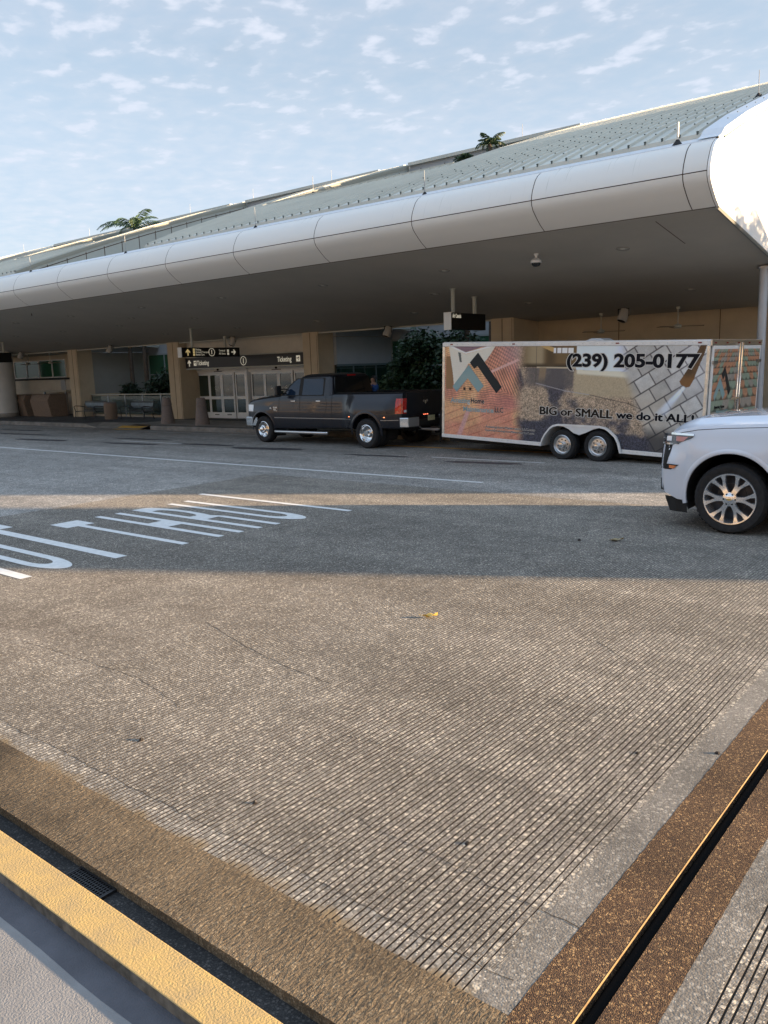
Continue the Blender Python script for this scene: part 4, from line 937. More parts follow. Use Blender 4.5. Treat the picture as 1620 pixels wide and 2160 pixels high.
    ter = mixc(ter, (.55, .38, .36), (1-sm(line_d(x, z, (-4.12, 1.78), (-4.80, 1.53)), .015, .04))*.8)
    ter = mixc(ter, (.46, .30, .30), (1-sm(line_d(x, z, (-5.45, .62), (-5.70, .06)), .03, .09))*.8)
    ter = ter*(.84+.32*sp)[..., None]; c = c*(1-tf[..., None])+ter*tf[..., None]
    # white house wall with its eave
    c = mixc(c, (.24, .15, .08), 1.0*inpoly(x, z, [(-6.1, 1.85), (-5.95, 1.85), (-5.86, 1.45), (-5.9, 1.12), (-6.1, 1.12)]))
    wall = inpoly(x, z, [(-6.02, 2.09), (-5.53, 1.90), (-4.70, 2.09), (-4.86, 1.88), (-5.10, 1.62), (-5.45, 1.70), (-5.62, 1.44), (-5.86, 1.20), (-5.90, 1.5)]); c = mixc(c, (.52, .51, .46), wall*1.0*(.9+.1*sp))
    c = mixc(c, (.10, .12, .12), 1.0*inpoly(x, z, [(-5.75, 1.95), (-5.67, 1.93), (-5.64, 1.72), (-5.70, 1.73)]))
    pr_ = inpoly(x, z, [(-5.98, 2.1), (-5.53, 1.945), (-4.9, 2.1)]); c = np.where(pr_[..., None], np.array((.20, .14, .17))*(.6+.9*np.abs(np.sin(x*90))*(.5+.5*np.abs(np.sin(z*80))))[..., None], c)
    c = mixc(c, (.62, .61, .56), (1-sm(np.minimum(line_d(x, z, (-6.0, 2.09), (-5.53, 1.925)), line_d(x, z, (-5.53, 1.925), (-4.76, 2.09))), .012, .022))*1.0)
    c = mixc(c, (.05, .05, .05), 1.0*(np.abs(x+3.652) < .006)*(z > 1.3)); 
    return np.clip(c*1.0, 0, 1)
def rear_art(y, z):   # camouflage of fish-scale tiles
    s_ = .07+.17*np.clip((2.0-z)/1.2, 0, 1); vz = np.log(s_)*7.5; row = np.floor(vz); uu = (y-1.2)/s_*.75+.5*(row % 2); cell = LAT[(np.floor(uu).astype(int)*31+5) % 512, (row.astype(int)*17) % 512]
    c = np.where((cell < .48)[..., None], np.array((.50, .24, .14)), np.where((cell < .8)[..., None], np.array((.26, .33, .25)), np.array((.34, .30, .26))))
    fx = np.abs(uu-np.floor(uu)-.5)*2; fz = vz-row; sh = sm(fz+(fx**2)*.35, .75, 1.05); c = c*(1-.72*sh)[..., None]*(.8+.3*vnoise(y*50, z*50))[..., None]
    return np.clip(c, 0, 1)
def art_mesh(name, P3, col, parent):   # P3 (ni,nj,3), col (ni,nj,3)
    ni, nj = P3.shape[:2]; me = bpy.data.meshes.new(name); idx = np.arange(ni*nj).reshape(ni, nj)
    fs = np.stack([idx[:-1, :-1], idx[1:, :-1], idx[1:, 1:], idx[:-1, 1:]], -1).reshape(-1, 4)
    me.from_pydata(P3.reshape(-1, 3).tolist(), [], fs.tolist()); at = me.color_attributes.new('print', 'FLOAT_COLOR', 'POINT')
    cc = np.ones((ni*nj, 4), np.float32); cc[:, :3] = col.reshape(-1, 3); at.data.foreach_set('color', cc.ravel())
    m = MATS.get('vinyl_wrap')
    if not m:
        m = bpy.data.materials.new('vinyl_wrap'); m.use_nodes = True; t = m.node_tree; b_ = t.nodes['Principled BSDF']; b_.inputs['Roughness'].default_value = .28; b_.inputs['Coat Weight'].default_value = .12; b_.inputs['Coat Roughness'].default_value = .08
        a = t.nodes.new('ShaderNodeVertexColor'); a.layer_name = 'print'; t.links.new(a.outputs[0], b_.inputs['Base Color'])
        o_ = t.nodes.new('ShaderNodeTexCoord').outputs['Object']; n_ = t.nodes.new('ShaderNodeTexNoise'); n_.inputs['Scale'].default_value = 1.3; t.links.new(o_, n_.inputs['Vector']); bn = t.nodes.new('ShaderNodeBump'); bn.inputs['Distance'].default_value = .004; t.links.new(n_.outputs['Fac'], bn.inputs['Height']); t.links.new(bn.outputs[0], b_.inputs['Normal'])
        MATS['vinyl_wrap'] = m
    me.materials.append(m); o = bpy.data.objects.new(name, me); COL.objects.link(o); o.parent = parent; return o
# box with a notch for the wheels
tw_ = mat('trailer_white', (.70, .70, .69), .35, var=.05, vscale=5, coat=.3)
b = MB(); b.box((-LT+.02, .012, .03), (-.02, WT-.012, HT-.02)); body = b.build('box_body', tw_, parent=TRL)
FEND = [(-3.47, -.02), (-3.42, .15), (-3.36, .25), (-3.246, .392), (-3.16, .45), (-3.06, .48), (-2.077, .495), (-1.96, .475), (-1.87, .43), (-1.731, .32), (-1.66, .20), (-1.60, -.02)]
c = MB(); c.prism([(x*.985-.04, z-.025) for x, z in FEND], 1, -.05, .42); o1 = c.build('cut', black); c = MB(); c.prism([(x*.985-.04, z-.025) for x, z in FEND], 1, WT-.42, WT+.05); o2 = c.build('cut', black)
for o in (o1, o2): o.matrix_world = TRL.matrix_basis.copy()
bpy.context.view_layer.update(); boolean(body, [o1, o2])
xs = np.linspace(-LT+.07, -.06, 640); zs = np.linspace(.075, HT-.085, 214); X_, Z_ = np.meshgrid(xs, zs, indexing='ij'); ca = side_art(X_, Z_); lum = ca.mean(-1, keepdims=True); ca = np.clip(np.clip(lum+(ca-lum)*.95, 0, 1)**1.38*2.0, 0, .88)
P3 = np.stack([X_, 0*X_+.004, Z_], -1)
wrap = art_mesh('side_wrap', P3, ca, TRL)
bm = bmesh.new(); bm.from_mesh(wrap.data); kill = [f for f in bm.faces if f.calc_center_median().z < interp(f.calc_center_median().x, FEND) - .012 and -3.45 < f.calc_center_median().x < -1.62]
bmesh.ops.delete(bm, geom=kill, context='FACES'); bm.to_mesh(wrap.data); bm.free()
ft_ = mat('far_side_wrap', (.3, .22, .17), .4, var=.4, vscale=2); q = MB(); q.box((-LT+.07, WT-.014, .07), (-.06, WT-.008, HT-.09)); q.build('far_side_wrap', ft_, parent=TRL)
rail = mat('rail_white', (.74, .73, .71), .3, var=.06, vscale=12, coat=.3)
q = MB(); q.box((-LT, -.012, HT-.09), (0, .03, HT)); q.box((-LT, WT-.03, HT-.09), (0, WT+.012, HT)); q.box((-LT, .03, HT-.03), (0, WT-.03, HT+.012)); q.build('roof_rail', rail, parent=TRL, bevel=.012)
q = MB(); q.box((-LT, -.010, -.005), (-3.47, .03, .075)); q.box((-1.60, -.010, -.005), (0, .03, .075)); q.box((-LT, WT-.03, -.005), (0, WT+.01, .075)); q.build('bottom_rail', rail, parent=TRL, bevel=.006)
q = MB(); q.box((-LT-.004, -.008, .0), (-LT+.07, .05, HT-.09)); q.box((-.062, -.008, .0), (.0, .04, HT-.09)); q.build('corner_post', mat('corner_metal', (.72, .70, .64), .25, .6, var=.2, vscale=9), parent=TRL, bevel=.010)
q = MB()
for k in range(38):
    x = -LT+.12+k*.16; q.lathe([(0, -.0135), (.006, -.0135), (.006, -.011)], (x, 0, HT-.045), 1, 8)
    if not -3.5 < x < -1.6: q.lathe([(0, -.0125), (.005, -.0125), (.005, -.009)], (x, 0, .045), 1, 8)
q.build('rivets', steel_dull, parent=TRL)
fd = MB(); rows = []
FO = [(-3.475, .0), (-3.43, .15), (-3.37, .26), (-3.255, .40), (-3.17, .46), (-3.06, .492), (-2.077, .507), (-1.95, .487), (-1.86, .44), (-1.72, .325), (-1.65, .20), (-1.59, .0)]
FI = [(-3.445, .0), (-3.40, .14), (-3.34, .245), (-3.23, .375), (-3.15, .425), (-3.05, .452), (-2.085, .467), (-1.965, .447), (-1.89, .405), (-1.755, .30), (-1.69, .19), (-1.63, .0)]
fd.grid([[(a[0], -.012, a[1]), (a[0], -.055, a[1]), (c_0[0], -.058, c_0[1]), (c_0[0], .35, c_0[1])] for a, c_0 in zip(FO, FI)])
mid = [(-3.05, .452), (-2.911, .443), (-2.79, .40), (-2.675, .328), (-2.543, .294), (-2.401, .347), (-2.23, .429), (-2.085, .467)]
fd.prism(mid, 1, -.045, -.03); fd.build('fender', tw_, parent=TRL, smooth=40, recalc=False)
q = MB(); q.box((-3.45, .40, -.05), (-1.62, WT-.40, .5)); q.box((-LT, .3, -.12), (0, .4, .02)); q.box((-LT, WT-.4, -.12), (0, WT-.3, .02)); q.box((-3.2, .2, -.06), (-3.05, WT-.2, .05)); q.box((-2.4, .2, -.06), (-2.25, WT-.2, .05)); q.build('chassis', matte_black, parent=TRL)
def steel_rim(mb): mb.lathe([(.205, 0), (.196, -.006), (.186, .004), (.176, .03), (.165, .04), (.150, .042), (.145, .028), (.075, .022), (.07, -.005), (.0, -.006)], (0, 0, 0), 1, 40)
for x in (-2.928, -2.118):
    for s, y in ((-1, -.045), (1, WT+.045)):
        w_ = wheel('wheel', TRL, (x, y, .305-.13+(x+2.1)*math.sin(R(2.1))*1.0-.078), .315, .21, .205, steel_rim, alu, 8, .0155, .54, .025, [(.055, 0), (.055, -.05), (.045, -.065), (.0, -.07)], flip=(s > 0))
q = MB(); q.box((-1.0, 1.0, -.0), (1.0, 1.1, .0)) if False else None
q = MB(); rows = [(-2.864, 0, .0), (-2.80, .0, .02), (-2.70, 0, .055), (-2.50, 0, .055), (-2.42, 0, .02), (-2.364, 0, .0)]
q.prism([(x, HT+.006+h) for x, _, h in rows], 1, .55, .95); q.build('roof_vent', mat('vent_plastic', (.62, .68, .75), .3), parent=TRL, bevel=.012)
for x in (-5.925, -4.222, -1.806, -.188):
    q = MB(); q.box((x-.035, -.022, HT-.055), (x+.035, -.012, HT-.03)); q.build('marker_light', mat('dull_red_lens', (.20, .03, .03), .2), parent=TRL, bevel=.004)
q = MB(); q.tube([(-LT, .35, .0), (-LT-1.0, WT/2, .0)], .045, 8); q.tube([(-LT, WT-.35, .0), (-LT-1.0, WT/2, .0)], .045, 8); q.tube([(-LT-1.0, WT/2, -.02), (-LT-1.22, WT/2, -.04)], .05, 8); q.tube([(-LT-.95, WT/2-.12, -.3), (-LT-.95, WT/2-.12, .5)], .03, 8); q.build('tongue', matte_black, parent=TRL)
# lettering
txt_dark = mat('wrap_lettering', (.006, .006, .010), .55, spec=.2); txt_halo = mat('wrap_halo', (.62, .60, .56), .35); teal = mat('logo_teal', (.22, .36, .38), .3, coat=.3); dgrey = mat('logo_dark', (.022, .026, .028), .5, spec=.3); brown_t = mat('lettering_brown', (.022, .015, .010), .55, spec=.2)
def text_fit(name, body_, m, parent, x0, x1, z0, h, y, bold=.0, halo=0, heavy=0):
    out_ = []
    for k, (off, mm, yy) in enumerate(([(halo, txt_halo, y+.0012)] if halo else [])+[(0, m, y)]):
        o = text(name if mm is m else name+'_outline', body_, 1.0, mm, parent, (0, 0, 0), FACE_MY, bold+off, 1, .0)
        vs = np.array([v.co[:] for v in o.data.vertices]); mnx, mxx = vs[:, 0].min(), vs[:, 0].max()
        if k == 0: base = (mnx+off, mxx-off)
        sx = (x1-x0)/(base[1]-base[0]); sz = h/.73
        o.data.transform(Matrix.Diagonal((sx, sz, 1, 1)) @ Matrix.Translation((-base[0], 0, 0))); o.location = (x0, yy, z0); out_.append(o)
        if heavy and mm is m:
            bm = bmesh.new(); bm.from_mesh(o.data); cnt = 0
            for dx, dz in ((-heavy, 0), (heavy, 0), (0, heavy*.6), (0, -heavy*.6)):
                tmp = o.data.copy(); cnt += 1; tmp.transform(Matrix.Translation((dx, dz, .00008*cnt))); bm.from_mesh(tmp); bpy.data.meshes.remove(tmp)
            bm.to_mesh(o.data); bm.free()
    return out_[-1]
yt = -.0005
text_fit('phone_lettering', '(239) 205-0177', txt_dark, TRL, -2.915, -.165, 1.672, .250, yt, .030, .045, .005)
text_fit('slogan_lettering', 'BIG or SMALL', brown_t, TRL, -3.518, -1.856, .668, .165, yt, .0, .07, .011)
text_fit('slogan_lettering', 'we do it ALL!', txt_dark, TRL, -1.77, -.215, .676, .150, yt, .0, .07, .011)
text_fit('logo_lettering', 'Amazing', teal, TRL, -5.95, -5.385, .815, .11, yt, .014, .02)
text_fit('logo_lettering', 'Home', txt_dark, TRL, -5.362, -4.985, .825, .11, yt, .02, .02)
text_fit('logo_lettering', 'Maintenance', teal, TRL, -5.575, -4.725, .632, .11, yt, .014, .02)
text_fit('logo_lettering', 'LLC', txt_dark, TRL, -4.69, -4.465, .648, .11, yt, .015, .02)
text_fit('web_lettering', 'AmazingHomeMaintenanceLLC.com', txt_dark, TRL, -4.943, -3.635, .295, .050, yt, .0, .05)
text_fit('web_lettering', 'Support@AmazingHomeMaintenanceLLC.com', txt_dark, TRL, -4.942, -3.649, .222, .042, yt, .0, .05)
def flat_poly(name, pts, m, y, parent=TRL, f=None):
    q = MB(); q.add([(x, y, z) for x, z in pts], [tuple(range(len(pts)))]); return q.build(name, m, parent=parent, recalc=False)
flat_poly('logo_chevron', [(-5.18, 1.938), (-5.407, 1.718), (-5.279, 1.579), (-5.192, 1.646), (-4.66, 1.061), (-4.517, 1.202)], dgrey, -.001)
flat_poly('logo_chevron', [(-5.436, 1.667), (-5.896, 1.178), (-5.776, 1.054), (-5.46, 1.37), (-5.162, 1.067), (-5.003, 1.211)], teal, -.0016)
for a in (-5.582, -5.416): flat_poly('logo_window', [(a, 1.167), (a+.064, 1.165), (a+.064, 1.103), (a, 1.105)], mat('logo_brown', (.05, .02, .015), .4), -.0016)
# rear doors
dm = MB()
for a, b_ in ((.06, 1.26), (1.30, WT-.06)):
    ys = np.linspace(a+.05, b_-.05, 120); zs = np.linspace(.08, 2.0, 190); Y_, Z_ = np.meshgrid(ys, zs, indexing='ij')
    d = MB(); d.box((0, a, .03), (.035, b_, 2.06)); dr = d.build('rear_door', rail, parent=TRL, bevel=.006, label=None) if False else d.build('rear_door', rail, parent=TRL, bevel=.006)
    art_mesh('door_wrap', np.stack([0*Y_+.0365, Y_, Z_], -1), rear_art(Y_, Z_), dr)
    for z in (.45, 1.765):
        q = MB(); yy = a if a < 1 else b_; q.box((.036, yy-.02 if a < 1 else yy-.2, z-.03), (.055, yy+.2 if a < 1 else yy+.02, z+.03)); q.build('hinge', steel_dull, parent=dr)
q = MB(); q.box((0, 0, 2.06), (.03, WT, HT+.01)); q.build('rear_header', alu, parent=TRL, bevel=.004)
for k in range(5):
    q = MB(); y = .14+k*.53; q.box((.03, y-.03, 2.10), (.042, y+.03, 2.125)); q.build('marker_light', mat('dull_red_lens', (.2, .03, .03), .2), parent=TRL)
q = MB()
for y in (1.22, 1.34): q.tube([(.06, y, .05), (.06, y, 2.12)], .018, 8)
q.box((.035, .95, 1.06), (.075, 1.30, 1.10)); q.build('lock_bar', chrome, parent=TRL)
def flat_x(name, pts, m, x):
    q = MB(); q.add([(x, y, z) for y, z in pts], [tuple(range(len(pts)))]); return q.build(name, m, parent=TRL, recalc=False)
flat_x('logo_chevron', [(.624, 1.70), (.50, 1.535), (.575, 1.43), (.64, 1.52), (.87, 1.14), (.97, 1.24)], dgrey, .0385)
flat_x('logo_chevron', [(.44, 1.50), (.19, 1.16), (.25, 1.07), (.43, 1.30), (.62, 1.08), (.71, 1.18)], teal, .0395)
o = text('logo_lettering', 'Amazing Home', .075, txt_dark, TRL, (.28, 0, .96), FACE_PX, .003, 1.0); o.location = (.039, .26, .93)
o = text('logo_lettering', 'Maintenance LLC', .075, teal, TRL, (0, 0, 0), FACE_PX, .003, 1.0); o.location = (.039, .36, .84)
o.location = (.039, .36, .84)

# ================================================================== WHITE SUV
suv_paint = mat('suv_white', (.60, .64, .71), .25, .0, coat=1)
SV = thing('suv', (-2.73, 10.48, 0), 'white suv entering from the right, its front wheel and bonnet in view', 'suv')
def s_half(x, z):
    W = interp(z, [(.25, .96), (.40, .985), (.70, 1.0), (1.0, .995), (1.16, .965), (1.24, .93), (1.34, .90)])
    fx = sinterp(x, [(-.90, .66), (-.86, .78), (-.78, .86), (-.62, .925), (-.40, .975), (-.1, 1.0)]) if z < 1.6 else 1
    low = 1-smooth01((z-.98)/.10) if False else 1
    W *= fx; W += .022*math.exp(-((x)/.46)**6)*smooth01((1.02-z)/.10); W += .022*math.exp(-((x-2.95)/.46)**6)*smooth01((1.02-z)/.10)
    W += .012*smooth01((x-.4)/.3)*smooth01((2.5-x)/.3)*math.exp(-((z-.62)/.1)**2)
    if x < -.45: W -= .05*smooth01((-.45-x)/.35)*(smooth01((z-.78)/.2))
    return W
def s_top(x): return interp(x, [(-.90, .86), (-.88, .98), (-.82, 1.06), (-.74, 1.13), (-.60, 1.185), (-.40, 1.225), (-.1, 1.25), (.5, 1.275), (.62, 1.285), (3.6, 1.285), (4.25, 1.25)])
def s_bot(x): return interp(x, [(-.90, .50), (-.80, .40), (-.62, .33), (-.5, .32), (.5, .30), (2.4, .30), (3.5, .34), (4.25, .45)])
xs = sorted(set([-.90, -.885, -.86, -.82, -.78, -.73, -.68, -.62] + [round(v, 3) for v in np.arange(-.56, 1.0, .06)] + [round(v, 3) for v in np.arange(1.0, 4.2, .12)] + [4.2, 4.25]))
P = []
for x in xs:
    zt, zb = s_top(x), s_bot(x); row = [(x, 0, zb), (x, -s_half(x, zb)*.93, zb)]
    for k in range(0, 17): z = lerp(zb+.02, zt-.035, k/16); row.append((x, -s_half(x, z), z))
    hs = s_half(x, zt-.035); cr = .075*smooth01((-x+.5)/.1)*smooth01((x+.95)/.5) if x < .62 else 0
    row += [(x, -hs+.012, zt-.012), (x, -hs+.045, zt), (x, -hs*.86, zt+.012+cr*.25), (x, -hs*.80, zt+.018+cr*.7), (x, -hs*.5, zt+.02+cr), (x, 0, zt+.02+cr)]
    P.append(row+[(p[0], -p[1], p[2]) for p in row[-2:0:-1]])
b = MB(); b.grid(P, close=True); n = len(P[0]); b.f += [tuple(range(n)), tuple(range((len(P)-1)*n, len(P)*n))[::-1]]; b.m += [0, 0]
body = b.build('body', suv_paint, parent=SV); cuts = []
for cx in (0, 2.95):
    for s in (-1, 1):
        c = MB(); c.prism([(cx+.515*math.cos(2*math.pi*k/64)*(1 if abs(math.cos(2*math.pi*k/64)) < .5 else 1.0), .415+.515*math.sin(2*math.pi*k/64)) for k in range(64)], 1, s*.45, s*1.6); o = c.build('cut', black); o.matrix_world = SV.matrix_basis.copy(); cuts.append(o)
bpy.context.view_layer.update(); boolean(body, cuts)
body.data.polygons.foreach_set('use_smooth', [True]*len(body.data.polygons)); body.data.set_sharp_from_angle(angle=R(30))
q = MB()
for cx in (0, 2.95):
    for s in (-1, 1):
        q.grid([[(cx+.508*math.cos(a), s*yy, .415+.508*math.sin(a)) for yy in (.42, .94)] for a in np.linspace(-.35, math.pi+.35, 24)]); q.grid([[(cx+r_*math.cos(a), s*.45, .415+r_*math.sin(a)) for r_ in (.0, .508)] for a in np.linspace(-.35, math.pi+.35, 24)])
q.box((-.6, -.43, .28), (4.0, .43, .6)); q.build('underbody', matte_black, parent=SV, recalc=False)
for cx in (0, 2.95):
    for s in (-1, 1):
        rows = []; q = MB()
        for a in np.linspace(-.22, math.pi+.20, 44):
            row = []
            for r_, of in ((.505, -.02), (.508, .003), (.516, .007), (.545, .006), (.56, .001)):
                x, z = cx+r_*math.cos(a), .415+r_*math.sin(a); row.append((x, s*(s_half(x, z)+of), z))
            rows.append(row)
        q.grid(rows); q.build('wheel_arch', suv_paint, parent=SV, smooth=50, recalc=False)
def patch(poly_fn, z0, z1, s, off, n=10, m_=12, fy=s_half):   # poly_fn(z) -> (xa, xb)
    q = MB(); rows = []
    for z in np.linspace(z0, z1, n):
        xa, xb = poly_fn(z); rows.append([(lerp(xa, xb, k/m_), s*(fy(lerp(xa, xb, k/m_), z)+off), z) for k in range(m_+1)])
    q.grid(rows); return q
lens = mat('headlight_lens', (.05, .055, .065), .05, coat=1)
for s in (-1, 1):
    o = patch(lambda z: (-.875+.03*(z-1.0)/.13, lerp(-.62, -.43, smooth01((z-1.0)/.10))), 1.0, 1.112, s, .006); hl = o.build('headlight', lens, parent=SV, recalc=False)
    patch(lambda z: (-.74, -.43), 1.106, 1.13, s, .010).build('chrome_strip', chrome, parent=hl, recalc=False)
    patch(lambda z: (-.88, -.70), .985, 1.003, s, .010).build('chrome_strip', chrome, parent=hl, recalc=False)
    patch(lambda z: (-.66, lerp(-.56, -.50, (z-1.04)/.05)), 1.035, 1.09, s, .009).build('turn_lens', mat('lamp_pink', (.45, .16, .14), .15, coat=1), parent=hl, recalc=False)
    patch(lambda z: (-.80, -.73), 1.03, 1.085, s, .009).build('projector', clear_lens, parent=hl, recalc=False)
    patch(lambda z: (-.895, lerp(-.77, -.71, (z-.76)/.23)), .755, .985, s, .005).build('grille_side', matte_black, parent=SV, recalc=False)
    patch(lambda z: (-.89, lerp(-.70, -.60, (z-.70)/.06)), .695, .76, s, .005).build('lamp_recess', matte_black, parent=SV, recalc=False)
    patch(lambda z: (-.735, lerp(-.66, -.63, (z-.715)/.035)), .712, .748, s, .009).build('marker_light', mat('amber_marker', (.65, .18, .04), .2, coat=1), parent=SV, recalc=False)
    patch(lambda z: (-.893+.0*z, lerp(-.81, -.845, (z-.44)/.14)), .435, .575, s, .005).build('air_inlet', matte_black, parent=SV, recalc=False)
    q = MB(); rows = []
    for z in np.linspace(.19, .37, 5): rows.append([(x+.06*(.37-z)/.18*0, s*(s_half(x, .42)-.03-.02*(.37-z)/.18), z) for x in np.linspace(-.80+.35*(.37-z), -.50, 8)])
    q.grid(rows); q.build('air_dam', matte_black, parent=SV, recalc=False)
    pts = [(-.40+.02*0, s_top(-.4)-.055)]; 
    mp = [(x, s_top(x)-.052) for x in np.linspace(-.66, .60, 30)]; ribbon(mp, .007, s, .002, s_half).build('bonnet_seam', matte_black, parent=SV, recalc=False)
    for px in (.72, 1.85, 2.72):
        ribbon([(px, z) for z in np.linspace(.42, 1.22, 16)], .007, s, .002, s_half).build('door_seam', matte_black, parent=SV, recalc=False)
    q = MB(); q.box((.66, min(s*.95, s*1.2), 1.28), (.78, max(s*.95, s*1.2), 1.46)); q.build('wing_mirror', suv_paint, parent=SV, bevel=.03)
q = MB(); q.box((-.905, -.62, .80), (-.87, .62, 1.06)); q.build('grille', chrome, parent=SV, bevel=.01)
q = MB(); q.box((-.78, -.62, .19), (-.72, .62, .40)); q.build('front_valance', matte_black, parent=SV)
rings = []
for z, x0, x1, hw in ((1.26, .55, 4.2, .93), (1.32, .66, 4.2, .905), (1.5, .98, 4.14, .86), (1.7, 1.32, 4.06, .80), (1.8, 1.55, 4.0, .76), (1.86, 1.8, 3.9, .66), (1.885, 2.1, 3.6, .45)):
    rings.append([(cx+.12*math.cos(a0+k/5*math.pi/2)*1.2, cyy+.12*math.sin(a0+k/5*math.pi/2), z) for cx, cyy, a0 in ((x1-.12, hw-.12, 0), (x0+.14, hw-.12, math.pi/2), (x0+.14, -hw+.12, math.pi), (x1-.12, -hw+.12, 1.5*math.pi)) for k in range(6)])
b = MB(); b.grid(rings, close=True); b.f.append(tuple(range(6*24, 7*24))); b.m.append(0); b.build('cabin', suv_paint, parent=SV, smooth=40)
for s in (-1, 1):
    for pts in ([(1.05, 1.33), (1.80, 1.33), (1.80, 1.72), (1.52, 1.70)], [(1.88, 1.33), (2.68, 1.33), (2.68, 1.73), (1.88, 1.72)], [(2.78, 1.33), (3.9, 1.33), (3.8, 1.70), (2.78, 1.73)]):
        q = MB(); q.add([(x, s*(lerp(.905, .80, (z-1.32)/.38)+.004), z) for x, z in pts], [(0, 1, 2, 3)]); q.build('window', clear_dark, parent=SV, recalc=False)
glass_slab('windscreen', [(.70, -.76, 1.335), (1.30, -.68, 1.69), (1.30, .68, 1.69), (.70, .76, 1.335)], clear_dark, SV, -.014)
def y_spoke_rim(mb):
    rr = .292
    mb.lathe([(rr+.004, .0), (rr-.002, -.010), (rr-.016, -.008), (rr-.022, .01), (rr-.03, .12), (rr-.03, .2)], (0, 0, 0), 1, 56)
    for k in range(6):
        a = 2*math.pi*k/6+math.pi/6+.52
        def pt(r_, t, y): return (r_*math.cos(t), y, r_*math.sin(t))
        fork = .135
        for sg in (-1, 1):
            secs = [(.05, 0.0, .032, -.004), (.115, .03*sg, .030, .004), (.16, .11*sg, .021, .006), (.225, .205*sg, .020, .002), (rr-.008, .235*sg, .036, -.006)]
            rows = []
            for r_, dt, hw, y in secs:
                c = Vector((r_*math.cos(a+dt), 0, r_*math.sin(a+dt))); tg = Vector((-math.sin(a+dt), 0, math.cos(a+dt)))
                rows.append([(c+tg*hw+Vector((0, y+.03, 0))), (c+tg*hw*.8+Vector((0, y, 0))), (c-tg*hw*.8+Vector((0, y, 0))), (c-tg*hw+Vector((0, y+.03, 0)))])
            mb.grid(rows)
    mb.lathe([(.085, .03), (.08, .0), (.06, -.004), (.045, -.012), (.0, -.014)], (0, 0, 0), 1, 24)
dark_rim = mat('rim_dark_metal', (.05, .05, .055), .4, .6)  # dark metal of the disc behind the spokes
for cx in (0, 2.95):
    for s in (-1, 1):
        w_ = wheel('wheel', SV, (cx, s*.985, .402), .402, .27, .292, y_spoke_rim, mat('bright_rim', (.86, .88, .92), .13, .88), flip=(s > 0))
        q = MB(); q.lathe([(.0, .11), (.17, .11), (.17, .125), (.262, .16), (.262, .2)], (0, 0, 0), 1, 36); q.build('brake_disc', dark_rim, parent=w_, smooth=40)
        q = MB(); 
        for k in range(6): a = 2*math.pi*k/6; q.lathe([(0, -.006), (.011, -.006), (.011, .0)], (.062*math.cos(a), 0, .062*math.sin(a)), 1, 8)
        q.build('wheel_nuts', matte_black, parent=w_)
        q = MB(); q.prism([(-.030, .006), (-.012, .006), (-.010, .011), (.012, .011), (.010, .005), (.032, .005), (.026, -.007), (.008, -.007), (.008, -.011), (-.014, -.011), (-.014, -.006), (-.034, -.006)], 1, -.018, -.0135); q.build('hub_badge', mat('badge_gold', (.7, .5, .15), .3, .6), parent=w_)

# ================================================================== SIGNS
black_sign = mat('sign_black', (.006, .006, .006), .35)
def hanging_sign(loc, length, h, posts, post_top, label, name='hanging_sign'):
    t = thing(name, loc, label, 'sign', 'black hanging signs under the canopy')
    q = MB(); q.box((-.10, 0, 0), (.10, length, h)); bd = q.build('board', black_sign, parent=t)
    q = MB(); q.box((-.11, -.025, -.01), (.11, .0, h+.01)); q.build('end_cap', white_sign, parent=t, bevel=.004)
    for y, zt in zip(posts, post_top):
        q = MB(); q.tube([(0, y, h), (0, y, zt-loc[2])], .05, 12); q.lathe([(.05, zt-loc[2]-.02), (.085, zt-loc[2]-.02), (.085, zt-loc[2]), (0, zt-loc[2])], (0, y, 0), 2, 16); q.build('post', cream, parent=t, smooth=50)
    return t
HSG = hanging_sign((-24.5, 18.58, 2.60), 2.72, .34, (.55, 2.1), (soff(19.13), soff(20.68)), 'hanging sign with arrows to parking and gates, in front of the ticketing doors')
q = MB(); arrow(q, .27, .17, .24, 0, .101, 'y'); q.build('arrow', sign_yglow, parent=HSG, recalc=False); q = MB()
for k in range(3): q.box((.100, .50, .045+k*.09), (.104, .585, .125+k*.09))
q.build('symbol', sign_yglow, parent=HSG, recalc=False)
q = MB(); arrow(q, 2.42, .17, .22, -math.pi/2, .101, 'y'); q.build('arrow', sign_glow, parent=HSG, recalc=False)
q = MB(); ring(q, 1.36, .17, .125, .148, .104, 'y'); q.build('number_ring', sign_glow, parent=HSG, recalc=False); q = MB()
for k in range(2): q.box((.100, 2.10, .065+k*.11), (.104, 2.19, .155+k*.11))
q.build('symbol', sign_glow, parent=HSG, recalc=False)
def px_text(name, s_, size, m, parent, y, z, x, **k):
    o = text(name, s_, size, m, parent, (x, y, z), FACE_PX, **k); return o
px_text('number_lettering', '1', .21, sign_glow, HSG, 1.36, .10, .104, bold=.006, align='CENTER')
for k, s_ in enumerate(('Rental Cars', 'Ground Transport', 'Parking')): px_text('lettering', s_, .098, sign_glow, HSG, .62, .055+k*.09, .103, xs=.86)
for k, s_ in enumerate(('All Gates', 'Terminal')): px_text('lettering', s_, .098, sign_glow, HSG, 1.70, .085+k*.11, .103, xs=.86)
AC = hanging_sign((-11.85, 17.2, 2.88), 1.60, .41, (.24, 1.23), (soff(17.44), soff(18.43)), 'black hanging sign reading Air Canada above the front of the trailer')
px_text('lettering', 'Air Canada', .135, sign_glow, AC, .06, .29, .103, bold=.005, xs=.62)
hanging_sign((-37.5, 17.2, 2.80), 1.68, .44, (.2, 1.38), (soff(17.4), soff(18.58)), 'black hanging sign before the round column at the left edge')

